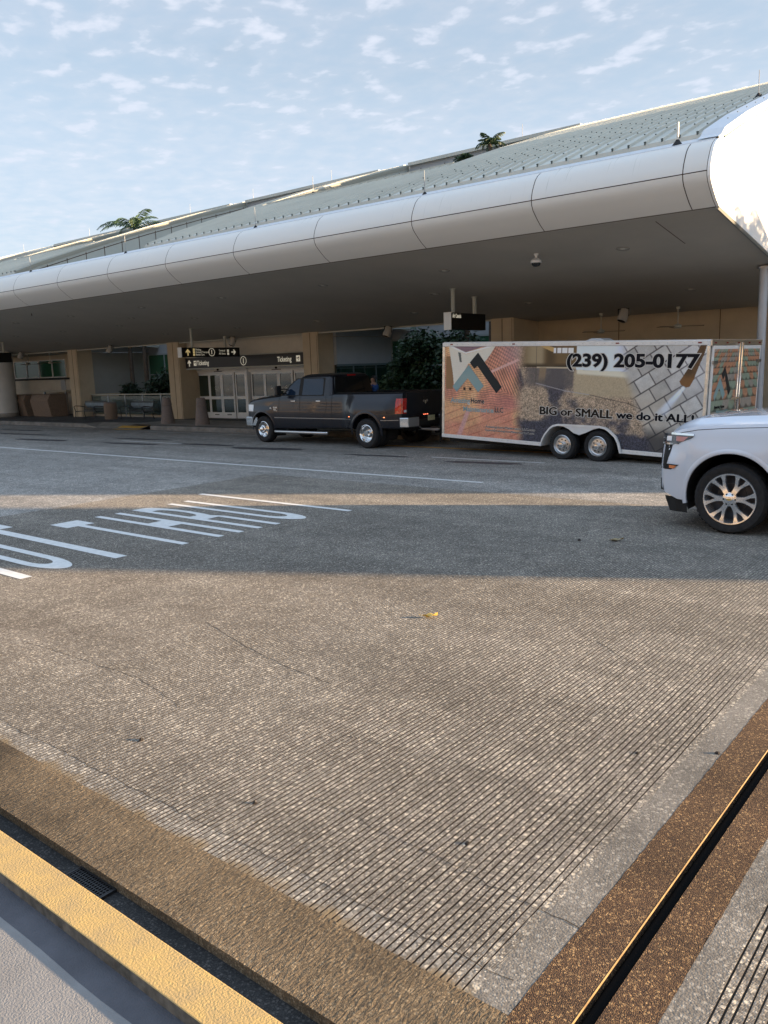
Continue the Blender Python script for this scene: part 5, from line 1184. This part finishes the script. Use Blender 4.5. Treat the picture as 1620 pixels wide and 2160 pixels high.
# ================================================================== PAVEMENT FURNITURE
agg_conc = mat('aggregate_concrete', (.22, .165, .125), .9, var=.35, vscale=45, bump=.004, bscale=70)
agg_grey = mat('bollard_concrete', (.20, .165, .15), .9, var=.3, vscale=55, bump=.004, bscale=80)
def bollard(loc, label):
    t = thing('bollard', loc, label, 'bollard', 'flared concrete bollards at the crossing')
    q = MB(); q.lathe([(0, 0), (.275, 0), (.27, .03), (.185, .66), (.175, .68)], (0, 0, 0), 2, 32); q.build('base', agg_grey, parent=t, smooth=50)
    q = MB(); q.lathe([(.0, .675), (.19, .69), (.195, .71), (.155, .96), (.14, .985), (0, .99)], (0, 0, 0), 2, 32); q.build('cap', agg_grey, parent=t, smooth=50)
bollard((-26.25, 19.1, .15), 'flared concrete bollard standing left of the ticketing doors')
bollard((-24.05, 19.0, .15), 'flared concrete bollard in front of the ticketing doors, beside the pickup')
tc_ = thing('litter_bin', (-32.2, 20.45, .15), 'round brown concrete litter bin between the two benches', 'litter bin')
q = MB(); q.lathe([(0, 0), (.26, 0), (.275, .05), (.285, .62), (.27, .66), (.265, .68)], (0, 0, 0), 2, 32); q.build('body', agg_conc, parent=tc_, smooth=50)
q = MB(); q.lathe([(.265, .68), (.275, .70), (.25, .74), (.12, .75), (.11, .72), (0, .72)], (0, 0, 0), 2, 32); q.build('lid', agg_grey, parent=tc_, smooth=50)
iron = mat('black_iron', (.010, .010, .011), .4)
def bench(loc, label):
    t = thing('bench', loc, label, 'bench', 'black iron benches by the terminal wall')
    W = 1.68
    for x in (0, W):
        q = MB(); q.tube([(x, .02, 0), (x-.02, .06, .12), (x+.0, .06, .30), (x, .02, .46), (x, -.02, .52), (x, .06, .56), (x, .30, .545), (x, .50, .50)], .018, 8)
        q.tube([(x, .56, 0), (x, .50, .14), (x, .50, .34), (x, .56, .60), (x, .62, .76)], .018, 8); q.tube([(x, .04, .30), (x, .5, .30)], .014, 6); q.build('leg_frame', iron, parent=t, smooth=50)
    q = MB()
    for k in range(8): q.box((0, .06+k*.058, .31), (W, .10+k*.058, .33))
    q.build('seat', iron, parent=t)
    q = MB(); q.box((0, .585, .70), (W, .62, .75)); q.box((0, .53, .34), (W, .555, .37))
    for k in range(20): q.box((.06+k*.082, .55, .36), (.075+k*.082, .565, .72), Matrix.Rotation(R(-13), 3, 'X'))
    q.build('backrest', iron, parent=t)
    q = MB(); q.prism([(.06, .69), (W-.02, .69), (W-.02, .58), (W-.16, .46), (.24, .46), (.06, .58)], 1, .555, .57); q.build('advert_panel', mat('bench_panel', (.16, .22, .27), .35, var=.35, vscale=6), parent=t)
bench((-35.12, 20.42, .15), 'black iron bench with a blue panel left of the litter bin')
bench((-31.45, 20.42, .15), 'black iron bench with a blue panel right of the litter bin')
def podium(x0, label):
    t = thing('kerbside_podium', (x0, 20.9, .15), label, 'podium', 'tan faceted podiums at the left end')
    q = MB(); q.prism([(0, 0), (-.16, .78), (-.02, 1.05), (.85, 1.05), (.85, 0)], 0, 0, 1.70); q.build('body', agg_conc, parent=t, bevel=.012)
    q = MB(); q.box((-.03, .0, 1.055), (1.73, .9, 1.085)); q.build('worktop', agg_conc, parent=t)
podium(-42.1, 'tan faceted stone podium beside the round column'); podium(-39.75, 'tan faceted stone podium next to the first pillar, right of its twin')
ct = thing('service_counter', (-41.4, 22.2, .15), 'pale counter shelf behind the two tan podiums', 'counter')
q = MB(); q.box((0, 0, 1.18), (2.6, .35, 1.24)); q.build('shelf', cream, parent=ct)
for x in (.2, 2.3):
    q = MB(); q.box((x, .1, 0), (x+.08, .2, 1.18)); q.build('leg', steel_dull, parent=ct)
cl = thing('round_column', (-41.35, 20.3, .15), 'thick pale round column at the left edge of the canopy', 'column')
q = MB(); q.lathe([(0, 0), (.55, 0), (.55, soff(20.3)-.15-.0)], (0, 0, 0), 2, 40); q.build('shaft', mat('column_plaster', (.55, .55, .52), .8, var=.05, vscale=2), parent=cl, smooth=50)
q = MB(); q.lathe([(.555, 0), (.575, .02), (.575, .18), (.555, .2)], (0, 0, 0), 2, 40); q.build('base_ring', pale_conc, parent=cl, smooth=50)
cp_ = thing('canopy_post', (-4.72, 18.12, .15), 'slim grey round post holding up the right end of the canopy', 'post')
q = MB(); q.lathe([(0, 0), (.085, 0), (.085, 3.62)], (0, 0, 0), 2, 28); q.build('shaft', mat('post_grey', (.42, .43, .45), .45, .2, var=.05, vscale=4), parent=cp_, smooth=50)
q = MB(); q.lathe([(.0, 3.56), (.13, 3.56), (.13, 3.60), (0, 3.60)], (0, 0, 0), 2, 28); q.build('flange', steel_dull, parent=cp_); q = MB(); q.lathe([(0, 0), (.16, 0), (.16, .03), (0, .03)], (0, 0, 0), 2, 28); q.build('base_plate', steel_dull, parent=cp_)
# recessed ceiling lights, one row per distance from the kerb
LM = mat('downlight_reflector', (.5, .49, .45), .25, .3); LB = mat('downlight_lamp', (.6, .56, .48), .4)
base_light = None
rows = {'outer': (15.85, (-6.75, -11.0, -14.8, -18.8, -22.7, -26.9, -30.8, -34.6)), 'middle': (17.75, (-12.63, -22.5, -26.87, -30.8, -34.6)), 'inner': (19.6, (-6.69, -10.9, -14.7, -18.6, -22.5, -26.65, -30.35, -34.5, -38.3)), 'extra': (16.9, (-24.85,))}
refs = {('outer', 0): 'nearest the white gable', ('outer', 1): 'above the front of the trailer', ('outer', 2): 'above the pickup bed', ('outer', 3): 'above the pickup cab', ('inner', 0): 'above the trailer rear doors', ('inner', 1): 'over the trailer roof vent', ('inner', 2): 'left of the Air Canada sign'}
for rn, (y, xs_) in rows.items():
    for k, x in enumerate(xs_):
        lab = 'recessed ceiling light in the %s row, ' % rn + refs.get((rn, k), '%s from the right' % ('first', 'second', 'third', 'fourth', 'fifth', 'sixth', 'seventh', 'eighth', 'ninth')[k])
        if rn == 'extra': lab = 'recessed ceiling light set between the outer and middle rows'
        if base_light is None:
            t = thing('ceiling_light', (x, y, soff(y)), lab, 'ceiling light', 'recessed ceiling lights in the canopy soffit')
            q = MB(); q.lathe([(.105, -.012), (.13, -.012), (.135, .0)], (0, 0, 0), 2, 24); q.build('rim', mat('light_rim', (.28, .26, .22), .5), parent=t)
            q = MB(); q.lathe([(.105, -.008), (.105, .06), (.10, .06)], (0, 0, 0), 2, 24); q.lathe([(.06, .02), (.105, -.004)], (0, 0, 0), 2, 24); q.build('reflector', LM, parent=t)
            q = MB(); q.lathe([(.0, -.006), (.045, -.006), (.05, .0), (.05, .02), (0, .02)], (0, 0, 0), 2, 16); q.build('lamp', LB, parent=t)
            t.rotation_euler = (math.atan(-.156), 0, 0); base_light = t
        else:
            t = copy_tree(base_light, label=lab); t.location = (x, y, soff(y)-.001)
# cylindrical speakers, fans, camera
sp_m = mat('speaker_shell', (.42, .40, .36), .5)
first = None
for (x, y), lab in (((-8.9, 21.02), 'cylindrical ceiling loudspeaker above the trailer, between the fans'), ((-16.86, 21.05), 'cylindrical ceiling loudspeaker over the right planted court'), ((-24.3, 20.9), 'cylindrical ceiling loudspeaker behind the parking sign'), ((-32.34, 20.78), 'cylindrical ceiling loudspeaker above the glass railing'), ((-40.15, 20.74), 'cylindrical ceiling loudspeaker left of the first pillar')):
    if first is None:
        t = thing('loudspeaker', (x, y, soff(y)), lab, 'loudspeaker', 'cylindrical loudspeakers on the canopy soffit')
        q = MB(); q.lathe([(0, .16), (.11, .16), (.125, .14), (.13, -.13), (.11, -.16)], (0, 0, 0), 2, 28); rotm = Matrix.Rotation(R(-20), 4, 'X'); o = q.build('shell', sp_m, parent=t, smooth=50); o.location = (0, 0, -.19); o.rotation_euler = (R(-22), R(12), 0)
        q = MB(); q.lathe([(0, -.10), (.105, -.10), (.112, -.155)], (0, 0, 0), 2, 28); c = q.build('grille', matte_black, parent=t); c.location = (0, 0, -.19); c.rotation_euler = (R(-22), R(12), 0)
        q = MB(); q.tube([(0, 0, 0), (0, 0, -.08)], .02, 8); q.box((-.14, -.012, -.03), (.14, .012, -.01)); q.box((-.15, -.012, -.22), (-.135, .012, -.01)); q.box((.135, -.012, -.22), (.15, .012, -.01)); q.build('bracket', matte_black, parent=t); first = t
    else: t = copy_tree(first, label=lab); t.location = (x, y, soff(y))
first = None
for x, y, a, lab in ((-9.83, 21.7, .15, 'pale three-blade ceiling fan above the trailer roof vent'), (-7.62, 21.45, .05, 'pale three-blade ceiling fan above the rear of the trailer'), (-41.48, 21.8, 1.2, 'pale ceiling fan at far left by the green windows'), (-39.04, 21.65, .4, 'pale ceiling fan beside the first pillar')):
    if first is None:
        t = thing('ceiling_fan', (x, y, soff(y)), lab, 'ceiling fan', 'ceiling fans near the terminal wall')
        q = MB(); q.lathe([(0, 0), (.06, 0), (.045, -.06), (.014, -.07), (.014, -.40), (.03, -.41), (.03, -.44), (.0, -.44)], (0, 0, 0), 2, 16); q.build('rod', cream, parent=t, smooth=50)
        q = MB(); q.lathe([(0, -.43), (.05, -.43), (.095, -.46), (.10, -.51), (.06, -.54), (0, -.545)], (0, 0, 0), 2, 24); q.build('motor', cream, parent=t, smooth=50)
        for k in range(3):
            an = k*2*math.pi/3; rz_ = Matrix.Rotation(an, 3, 'Z'); q = MB(); q.add([rz_ @ Vector(p) for p in ((.09, -.02, -.50), (.64, -.065, -.515), (.66, .0, -.505), (.64, .065, -.495), (.09, .02, -.49), (.09, -.02, -.49), (.64, -.065, -.505), (.66, 0, -.498), (.64, .065, -.488), (.09, .02, -.483))], [(0, 1, 2, 3, 4), (9, 8, 7, 6, 5), (0, 5, 6, 1), (1, 6, 7, 2), (2, 7, 8, 3), (3, 8, 9, 4), (4, 9, 5, 0)]); q.build('blade', mat('fan_blade', (.22, .18, .13), .6), parent=t)
        first = t
    else: t = copy_tree(first, label=lab); t.location = (x, y, soff(y))
    t.rotation_euler = (0, 0, a)
t = thing('security_camera', (-8.44, 15.47, soff(15.47)), 'white dome security camera hanging from the canopy soffit', 'camera')
q = MB(); q.lathe([(0, 0), (.05, 0), (.04, -.03), (.025, -.05), (.025, -.08), (.06, -.10), (.11, -.13), (.115, -.18), (.10, -.185)], (0, 0, 0), 2, 28); q.build('housing', mat('camera_white', (.75, .74, .72), .4), parent=t, smooth=50)
q = MB(); q.lathe([(.095, -.18), (.09, -.215), (.06, -.25), (.0, -.262)], (0, 0, 0), 2, 28); q.build('dome', clear_dark, parent=t, smooth=60)
t = tag(MB().box((-8.1, 19.3, soff(19.3)-.004), (-7.55, 19.36, soff(19.36)+.0)).build('slot_vent', cream), 'thin pale slot vent in the soffit above the trailer', 'vent'); 
t = tag(MB().box((-24.4, 19.1, soff(19.1)-.008), (-23.6, 19.16, soff(19.1)+.0)).build('slot_vent', cream), 'thin pale slot vent in the soffit beside the parking sign post', 'vent')
# lightning rods
first = None
rods = [(-5.12, 14.15, 5.45, .34, 'short stout lightning rod on the eave nearest the gable'), (-10.26, 14.15, 5.43, .46, 'lightning rod on the eave above the fourth fascia joint'), (-15.34, 14.15, 5.43, .46, 'lightning rod in the middle of the canopy eave'), (-20.79, 14.15, 5.43, .46, 'lightning rod on the eave where the ribbed roof ends'), (-26.13, 14.15, 5.43, .46, 'lightning rod on the eave at the far left'),
        (-4.95, 18.0, 6.98, .42, 'pale lightning rod beside the gable edge at the far right'), (-17.2, 18.2, 7.05, .5, 'lightning rod on the edge of the right roof court'), (-14.31, 25.3, 9.28, .5, 'ridge lightning rod right of the small palms'), (-22.88, 25.3, 9.28, .5, 'ridge lightning rod above the middle of the roof'), (-27.47, 25.3, 9.28, .5, 'ridge lightning rod over the entrance bay'), (-31.8, 25.3, 9.28, .5, 'ridge lightning rod right of the left palm'), (-40.3, 25.3, 9.28, .5, 'ridge lightning rod left of the left palm'), (-47.28, 25.3, 9.28, .5, 'ridge lightning rod nearest the left edge')]
for x, y, z, h_, lab in rods:
    if first is None:
        t = thing('lightning_rod', (x, y, z), lab, 'lightning rod', 'lightning rods along the roof')
        q = MB(); q.tube([(0, 0, 0), (0, 0, .34)], [.02, .018], 8); q.build('rod', mat('rod_pale', (.68, .66, .58), .4), parent=t, smooth=60)
        q = MB(); q.lathe([(.09, -.02), (.05, .03), (.025, .07), (0, .07)], (0, 0, 0), 2, 12); q.build('boot', matte_black, parent=t); first = t
        fr2 = None
    elif fr2 is None:
        t = thing('lightning_rod', (x, y, z), lab, 'lightning rod', 'lightning rods along the roof')
        q = MB(); q.tube([(0, 0, 0), (0, 0, .48)], [.009, .006], 6); q.build('rod', mat('rod_grey', (.30, .31, .32), .5), parent=t)
        q = MB(); q.lathe([(.075, -.02), (.04, .03), (.02, .06), (0, .06)], (0, 0, 0), 2, 12); q.build('boot', matte_black, parent=t); fr2 = t
    else: t = copy_tree(fr2, label=lab); t.location = (x, y, z)

# ================================================================== PLANTS
leaf_d = mat('leaf_dark', (.022, .05, .020), .45, var=.4, vscale=8); leaf_p = mat('palm_leaf', (.045, .085, .035), .5, var=.35, vscale=5); bark = mat('bark', (.085, .065, .05), .9, var=.3, vscale=12, bump=.006, bscale=20)
leaf_s = mat('leaf_deep_green', (.016, .034, .014), .5, var=.4, vscale=8)  # deeper green for the shrubs of the left court
def leafy(name, loc, clumps, n, ls, label, cat, m=leaf_d, stems=3, seed=1, group=None):
    rnd = random.Random(seed); t = thing(name, loc, label, cat, group); q = MB()
    tops = []
    for (cx, cyy, cz, rx, ry, rz_, share) in clumps:
        tops.append((cx, cyy, cz))
        for i in range(int(n*share)):
            while True:
                u = Vector((rnd.uniform(-1, 1), rnd.uniform(-1, 1), rnd.uniform(-1, 1)))
                if .15 < u.length < 1: break
            u *= (.6+.4*rnd.random()); p = Vector((cx+u.x*rx, cyy+u.y*ry, cz+u.z*rz_)); L_ = ls*rnd.uniform(.6, 1.3); w_ = L_*rnd.uniform(.22, .36)
            d = Vector((u.x+rnd.uniform(-.6, .6), u.y+rnd.uniform(-.6, .6), rnd.uniform(-.9, .35))).normalized(); sd = d.cross(Vector((rnd.uniform(-1, 1), rnd.uniform(-1, 1), 1))).normalized()*w_
            q.add([p, p+d*L_*.5+sd, p+d*L_, p+d*L_*.5-sd], [(0, 1, 2, 3)])
    q.build('crown', m, parent=t, recalc=False)
    s_ = MB()
    for k, c in enumerate(tops[:max(stems, 1)]):
        b0 = (rnd.uniform(-.2, .2), rnd.uniform(-.15, .15), 0); s_.tube([b0, (lerp(b0[0], c[0], .4)+rnd.uniform(-.08, .08), lerp(b0[1], c[1], .4), c[2]*.5), c], [.045, .03, .012], 7)
    s_.build('trunk', bark, parent=t); return t
leafy('leafy_tree', (-17.3, 23.3, .3), [(.3, -.2, 2.35, .95, .8, .75, .30), (-.6, 0, 1.55, .85, .7, .7, .25), (.6, -.3, 1.2, .9, .7, .8, .25), (-.1, -.4, .8, 1.3, .7, .6, .2)], 5200, .17, 'dense dark green tree in the court behind the pickup bed', 'tree', seed=3)
leafy('leafy_tree', (-15.4, 23.2, .3), [(0, -.2, 2.2, .8, .8, .9, .4), (.4, 0, 1.3, 1.1, .8, .9, .35), (-.4, -.3, .8, 1.0, .7, .6, .25)], 4200, .17, 'dark green tree rising behind the front end of the trailer', 'tree', seed=4)
leafy('shrub', (-18.7, 22.7, .3), [(0, 0, .75, .6, .4, .55, .6), (.5, .1, 1.1, .5, .4, .5, .4)], 900, .14, 'low leafy shrub at the left foot of the court tree', 'shrub', m=leaf_p, seed=8)
leafy('shrub', (-32.6, 23.3, .3), [(0, 0, 1.0, .9, .7, .75, .5), (.9, 0, 1.35, .9, .7, .75, .5)], 2600, .16, 'dark bushy shrub behind the right-hand bench', 'shrub', m=leaf_s, seed=5)
leafy('shrub', (-34.7, 23.2, .3), [(0, 0, .85, .6, .5, .65, 1)], 1300, .16, 'small leafy shrub behind the left-hand bench', 'shrub', m=leaf_s, seed=6)
def palm(loc, H, nf, L_, label, seed, lean=(0, 0), up=.9, r=.09, leaf_m=leaf_p, group=None, r_l=.30, name='palm_tree'):
    rnd = random.Random(seed); t = thing(name, loc, label, 'palm tree', group)
    top = Vector((lean[0], lean[1], H)); q = MB(); q.tube([(0, 0, 0), (lean[0]*.25, lean[1]*.25, H*.4), (lean[0]*.7, lean[1]*.7, H*.8), tuple(top)], [r*1.25, r, r*.8, r*.7], 10); q.build('trunk', bark, parent=t, smooth=60)
    q = MB()
    for k in range(nf):
        a = 2*math.pi*(k+rnd.uniform(-.25, .25))/nf; el = up*rnd.uniform(.35, 1.25); pts = []; p = top.copy(); n_ = 12; l = L_*rnd.uniform(.75, 1.1)
        for i in range(n_+1):
            pts.append(p.copy()); e = el-i/n_*rnd.uniform(1.5, 2.0); p = p+Vector((math.cos(a)*math.cos(e), math.sin(a)*math.cos(e), math.sin(e)))*l/n_
        q.tube(pts, [.018*(1-i/n_*.8) for i in range(n_+1)], 5)
        for i in range(1, n_):
            for sub in (0, .5):
                c = pts[i].lerp(pts[i+1], sub); d = (pts[i+1]-pts[i]).normalized(); sd = d.cross(Vector((0, 0, 1))).normalized(); ll = r_l*l*math.sin(math.pi*(i+sub+1.2)/(n_+2))*rnd.uniform(.8, 1.1)
                for sg in (-1, 1):
                    v = (sd*sg*.8+d*.55+Vector((0, 0, -.45-rnd.uniform(0, .35)))).normalized()*ll; w_ = d*.011*l
                    q.add([c-w_, c+w_, c+v*.6+w_*.9+Vector((0, 0, .03)), c+v, c+v*.6-w_*.5], [(0, 1, 2, 3, 4)])
    q.build('crown', leaf_m, parent=t, recalc=False); return t
palm((-33.4, 23.3, .3), 8.3, 10, 2.0, 'arching palm whose fronds show above the left of the roof', 21, (.15, -.1), 1.15, r_l=.20)
palm((-35.0, 23.6, .3), 7.9, 9, 1.1, 'smaller palm tuft just left of the arching palm', 22, (0, 0), .8)
palm((-14.30, 23.2, .3), 8.45, 12, .62, 'slender palm poking above the right side of the roof', 23, (.02, 0), 1.0, r=.07)
palm((-15.1, 23.0, .3), 8.1, 12, .5, 'short bushy palm head just left of the slender roof palm', 24, (.0, 0), .9, r=.07)
for k, (x, y, H) in enumerate(((1.2, 20.2, 4.3), (3.4, 21.3, 5.0), (5.6, 21.0, 5.6))): palm((x, y, .15), H, 14, 1.7, 'palm outside the frame beyond the canopy end, %s from it' % ('first', 'second', 'third')[k], 30+k, (0, 0), .9, group='palms beyond the canopy end')
pb_ = None
for k, (x, y) in enumerate(((-42, -17), (-33, -19), (-25, -17), (-17, -20), (-8, -18), (2, -21), (12, -18), (24, -20))):
    lab = 'palm in front of the parking structure behind the camera, %s along' % ('first', 'second', 'third', 'fourth', 'fifth', 'sixth', 'seventh', 'eighth')[k]
    if pb_ is None: pb_ = palm((x, y, 0), 6.5, 16, 2.6, lab, 50, (.3, .2), .8, r=.16, group='palms by the parking structure')
    else: t = copy_tree(pb_, label=lab); t.location = (x, y, 0); t.rotation_euler = (0, 0, k*1.3); t.scale = (1, 1, .85+.08*(k % 4))

# ================================================================== PERSON
def skin_mesh(name, verts, edges, radii, m, parent, sub=2):
    me = bpy.data.meshes.new(name); me.from_pydata(verts, edges, []); o = bpy.data.objects.new(name, me); COL.objects.link(o)
    md = o.modifiers.new('skin', 'SKIN'); md.use_smooth_shade = True; sd = o.modifiers.new('sub', 'SUBSURF'); sd.levels = sub; sd.render_levels = sub
    for i, r_ in enumerate(radii): v = me.skin_vertices[0].data[i]; v.radius = r_ if isinstance(r_, tuple) else (r_, r_); v.use_root = (i == 0)
    bpy.context.view_layer.update(); dg = bpy.context.evaluated_depsgraph_get(); nm = bpy.data.meshes.new_from_object(o.evaluated_get(dg)); o.modifiers.clear(); o.data = nm
    nm.materials.clear(); nm.materials.append(m); nm.polygons.foreach_set('use_smooth', [True]*len(nm.polygons)); o.parent = parent; return o
PS = thing('person', (-18.12, 21.75, .15), 'dark-haired person in a blue shirt standing behind the pickup bed', 'person')
skin_c = mat('skin', (.42, .24, .17), .5); blue_c = mat('blue_shirt', (.03, .10, .32), .8, var=.15, vscale=8); navy = mat('navy_trousers', (.02, .025, .04), .85); hair = mat('hair', (.02, .014, .01), .6)
V = [(0, 0, .86), (0, 0, 1.02), (0, 0, 1.18), (-.01, 0, 1.30), (-.015, 0, 1.36), (-.03, 0, 1.43), (-.035, 0, 1.52), (0, .15, 1.27), (0, .19, 1.03), (-.06, .20, .84), (-.09, .20, .77), (0, -.15, 1.27), (.02, -.20, 1.03), (-.10, -.20, .87), (-.15, -.19, .82), (0, .08, .80), (.0, .09, .45), (.02, .09, .08), (-.12, .10, .035), (0, -.08, .80), (-.02, -.09, .45), (.0, -.09, .08), (-.13, -.10, .035)]
Eg = [(0, 1), (1, 2), (2, 3), (3, 4), (4, 5), (5, 6), (3, 7), (7, 8), (8, 9), (9, 10), (3, 11), (11, 12), (12, 13), (13, 14), (0, 15), (15, 16), (16, 17), (17, 18), (0, 19), (19, 20), (20, 21), (21, 22)]
Rd = [(.13, .10), (.12, .09), (.14, .10), (.10, .08), .048, .075, .078, .052, .040, .027, .030, .052, .040, .027, .030, .085, .058, .040, .035, .085, .058, .040, .035]
b0 = len(V)
for hand, (hx, hy, hz) in ((10, V[10]), (14, V[14])):
    for k in range(5):
        i0 = len(V); V.append((hx-.02-.004*k, hy-.025+.0125*k, hz-.035)); V.append((hx-.035, hy-.028+.014*k, hz-.075-.006*(2-abs(k-2)))); Eg += [(hand, i0), (i0, i0+1)]; Rd += [.009, .007]
skin_mesh('body', V, Eg, Rd, skin_c, PS)
sh = [(0, 0, .90), (0, 0, 1.02), (0, 0, 1.18), (-.01, 0, 1.305), (0, .155, 1.275), (0, .195, 1.06), (0, -.155, 1.275), (.015, -.20, 1.06)]
skin_mesh('shirt', sh, [(0, 1), (1, 2), (2, 3), (3, 4), (4, 5), (3, 6), (6, 7)], [(.15, .115), (.14, .105), (.158, .115), (.11, .095), .066, .056, .066, .056], blue_c, PS)
skin_mesh('trousers', [(0, 0, .88), (0, .085, .78), (.0, .09, .45), (.02, .09, .12), (0, -.085, .78), (-.02, -.09, .45), (.0, -.09, .12)], [(0, 1), (1, 2), (2, 3), (0, 4), (4, 5), (5, 6)], [(.145, .11), .098, .07, .056, .098, .07, .056], navy, PS)
skin_mesh('hair', [(.0, 0, 1.49), (-.01, 0, 1.56), (.035, 0, 1.52)], [(0, 1), (0, 2)], [.078, .062, .06], hair, PS)

# ================================================================== SMALL THINGS ON THE ROAD
def dry_leaf(loc, s_, col_m, label, rz, curl=.5):
    q = MB(); rows = []
    for i in range(9):
        u = i/8*2-1; row = []
        for j in range(5):
            v = j/4*2-1; wv = (1-abs(u)**1.7)*.42+.02; row.append((u*s_, v*wv*s_, .004+s_*curl*(abs(v)*.28+.35*max(0, u)**2+.12*math.sin(u*5+v*2))))
        rows.append(row)
    q.grid(rows); q.add([(-s_*1.0, -.003, .01), (-s_*1.5, -.002, .02), (-s_*1.5, .004, .02), (-s_*1.0, .004, .01)], [(0, 1, 2, 3)])
    o = q.build('dry_leaf', col_m, recalc=False, smooth=60); o.location = loc; o.rotation_euler = (0, 0, rz); return tag(o, label, 'leaf', 'fallen leaves on the road')
dry_leaf((-3.74, 5.10, .005), .062, mat('yellow_leaf', (.62, .42, .10), .6, var=.15, vscale=40), 'curled yellow leaf lying in the sunlit middle of the road', .5, .95)
dry_leaf((-3.65, 8.53, .005), .085, mat('brown_leaf', (.24, .19, .10), .7, var=.3, vscale=30), 'flat brown leaf in the shade band left of the suv wheel', .75, .5)
def crumb(loc, r_, label, seed):
    rnd = random.Random(seed); q = MB()
    n_ = 7; q.lathe([(0, 0), (r_, .0), (r_*.8, r_*.5), (r_*.3, r_*.8), (0, r_*.8)], (0, 0, 0), 2, n_); q.v = [(x*rnd.uniform(.6, 1.3), y*rnd.uniform(.6, 1.3), z*rnd.uniform(.7, 1.2)) for x, y, z in q.v]
    o = q.build('debris', mat('debris_dark', (.02, .016, .014), .9), recalc=False); o.location = loc; return tag(o, label, 'debris', 'dark crumbs on the road')
crumb((-4.01, 8.35, .0), .022, 'small dark crumb left of the flat brown leaf', 1); crumb((-1.76, 2.63, 0), .012, 'dark crumb on the grooved concrete nearest the camera', 2); crumb((-3.77, 2.40, 0), .016, 'dark crumb near the left gutter edge', 3)
crumb((-1.17, 4.05, 0), .014, 'dark crumb at the edge of the brown joint', 4); crumb((-1.50, 3.82, 0), .011, 'dark crumb a little left of the brown joint', 5); crumb((-2.75, 2.32, 0), .012, 'dark crumb halfway along the gutter edge', 6)
t = thing('drain_grate', (-2.88, 1.534, -.04), 'small black perforated drain grate in the gutter channel', 'drain grate')
q = MB(); q.box((-.13, -.042, 0), (-.122, .042, .012)); q.box((.122, -.042, 0), (.13, .042, .012)); q.box((-.122, -.042, 0), (.122, -.036, .012)); q.box((-.122, .036, 0), (.122, .042, .012)); q.build('frame', iron, parent=t)
q = MB()
for k in range(16): q.box((-.12+k*.0155, -.036, .004), (-.115+k*.0155, .036, .010))
for k in range(4): q.box((-.122, -.026+k*.016, .003), (.122, -.022+k*.016, .009))
q.build('bars', iron, parent=t)
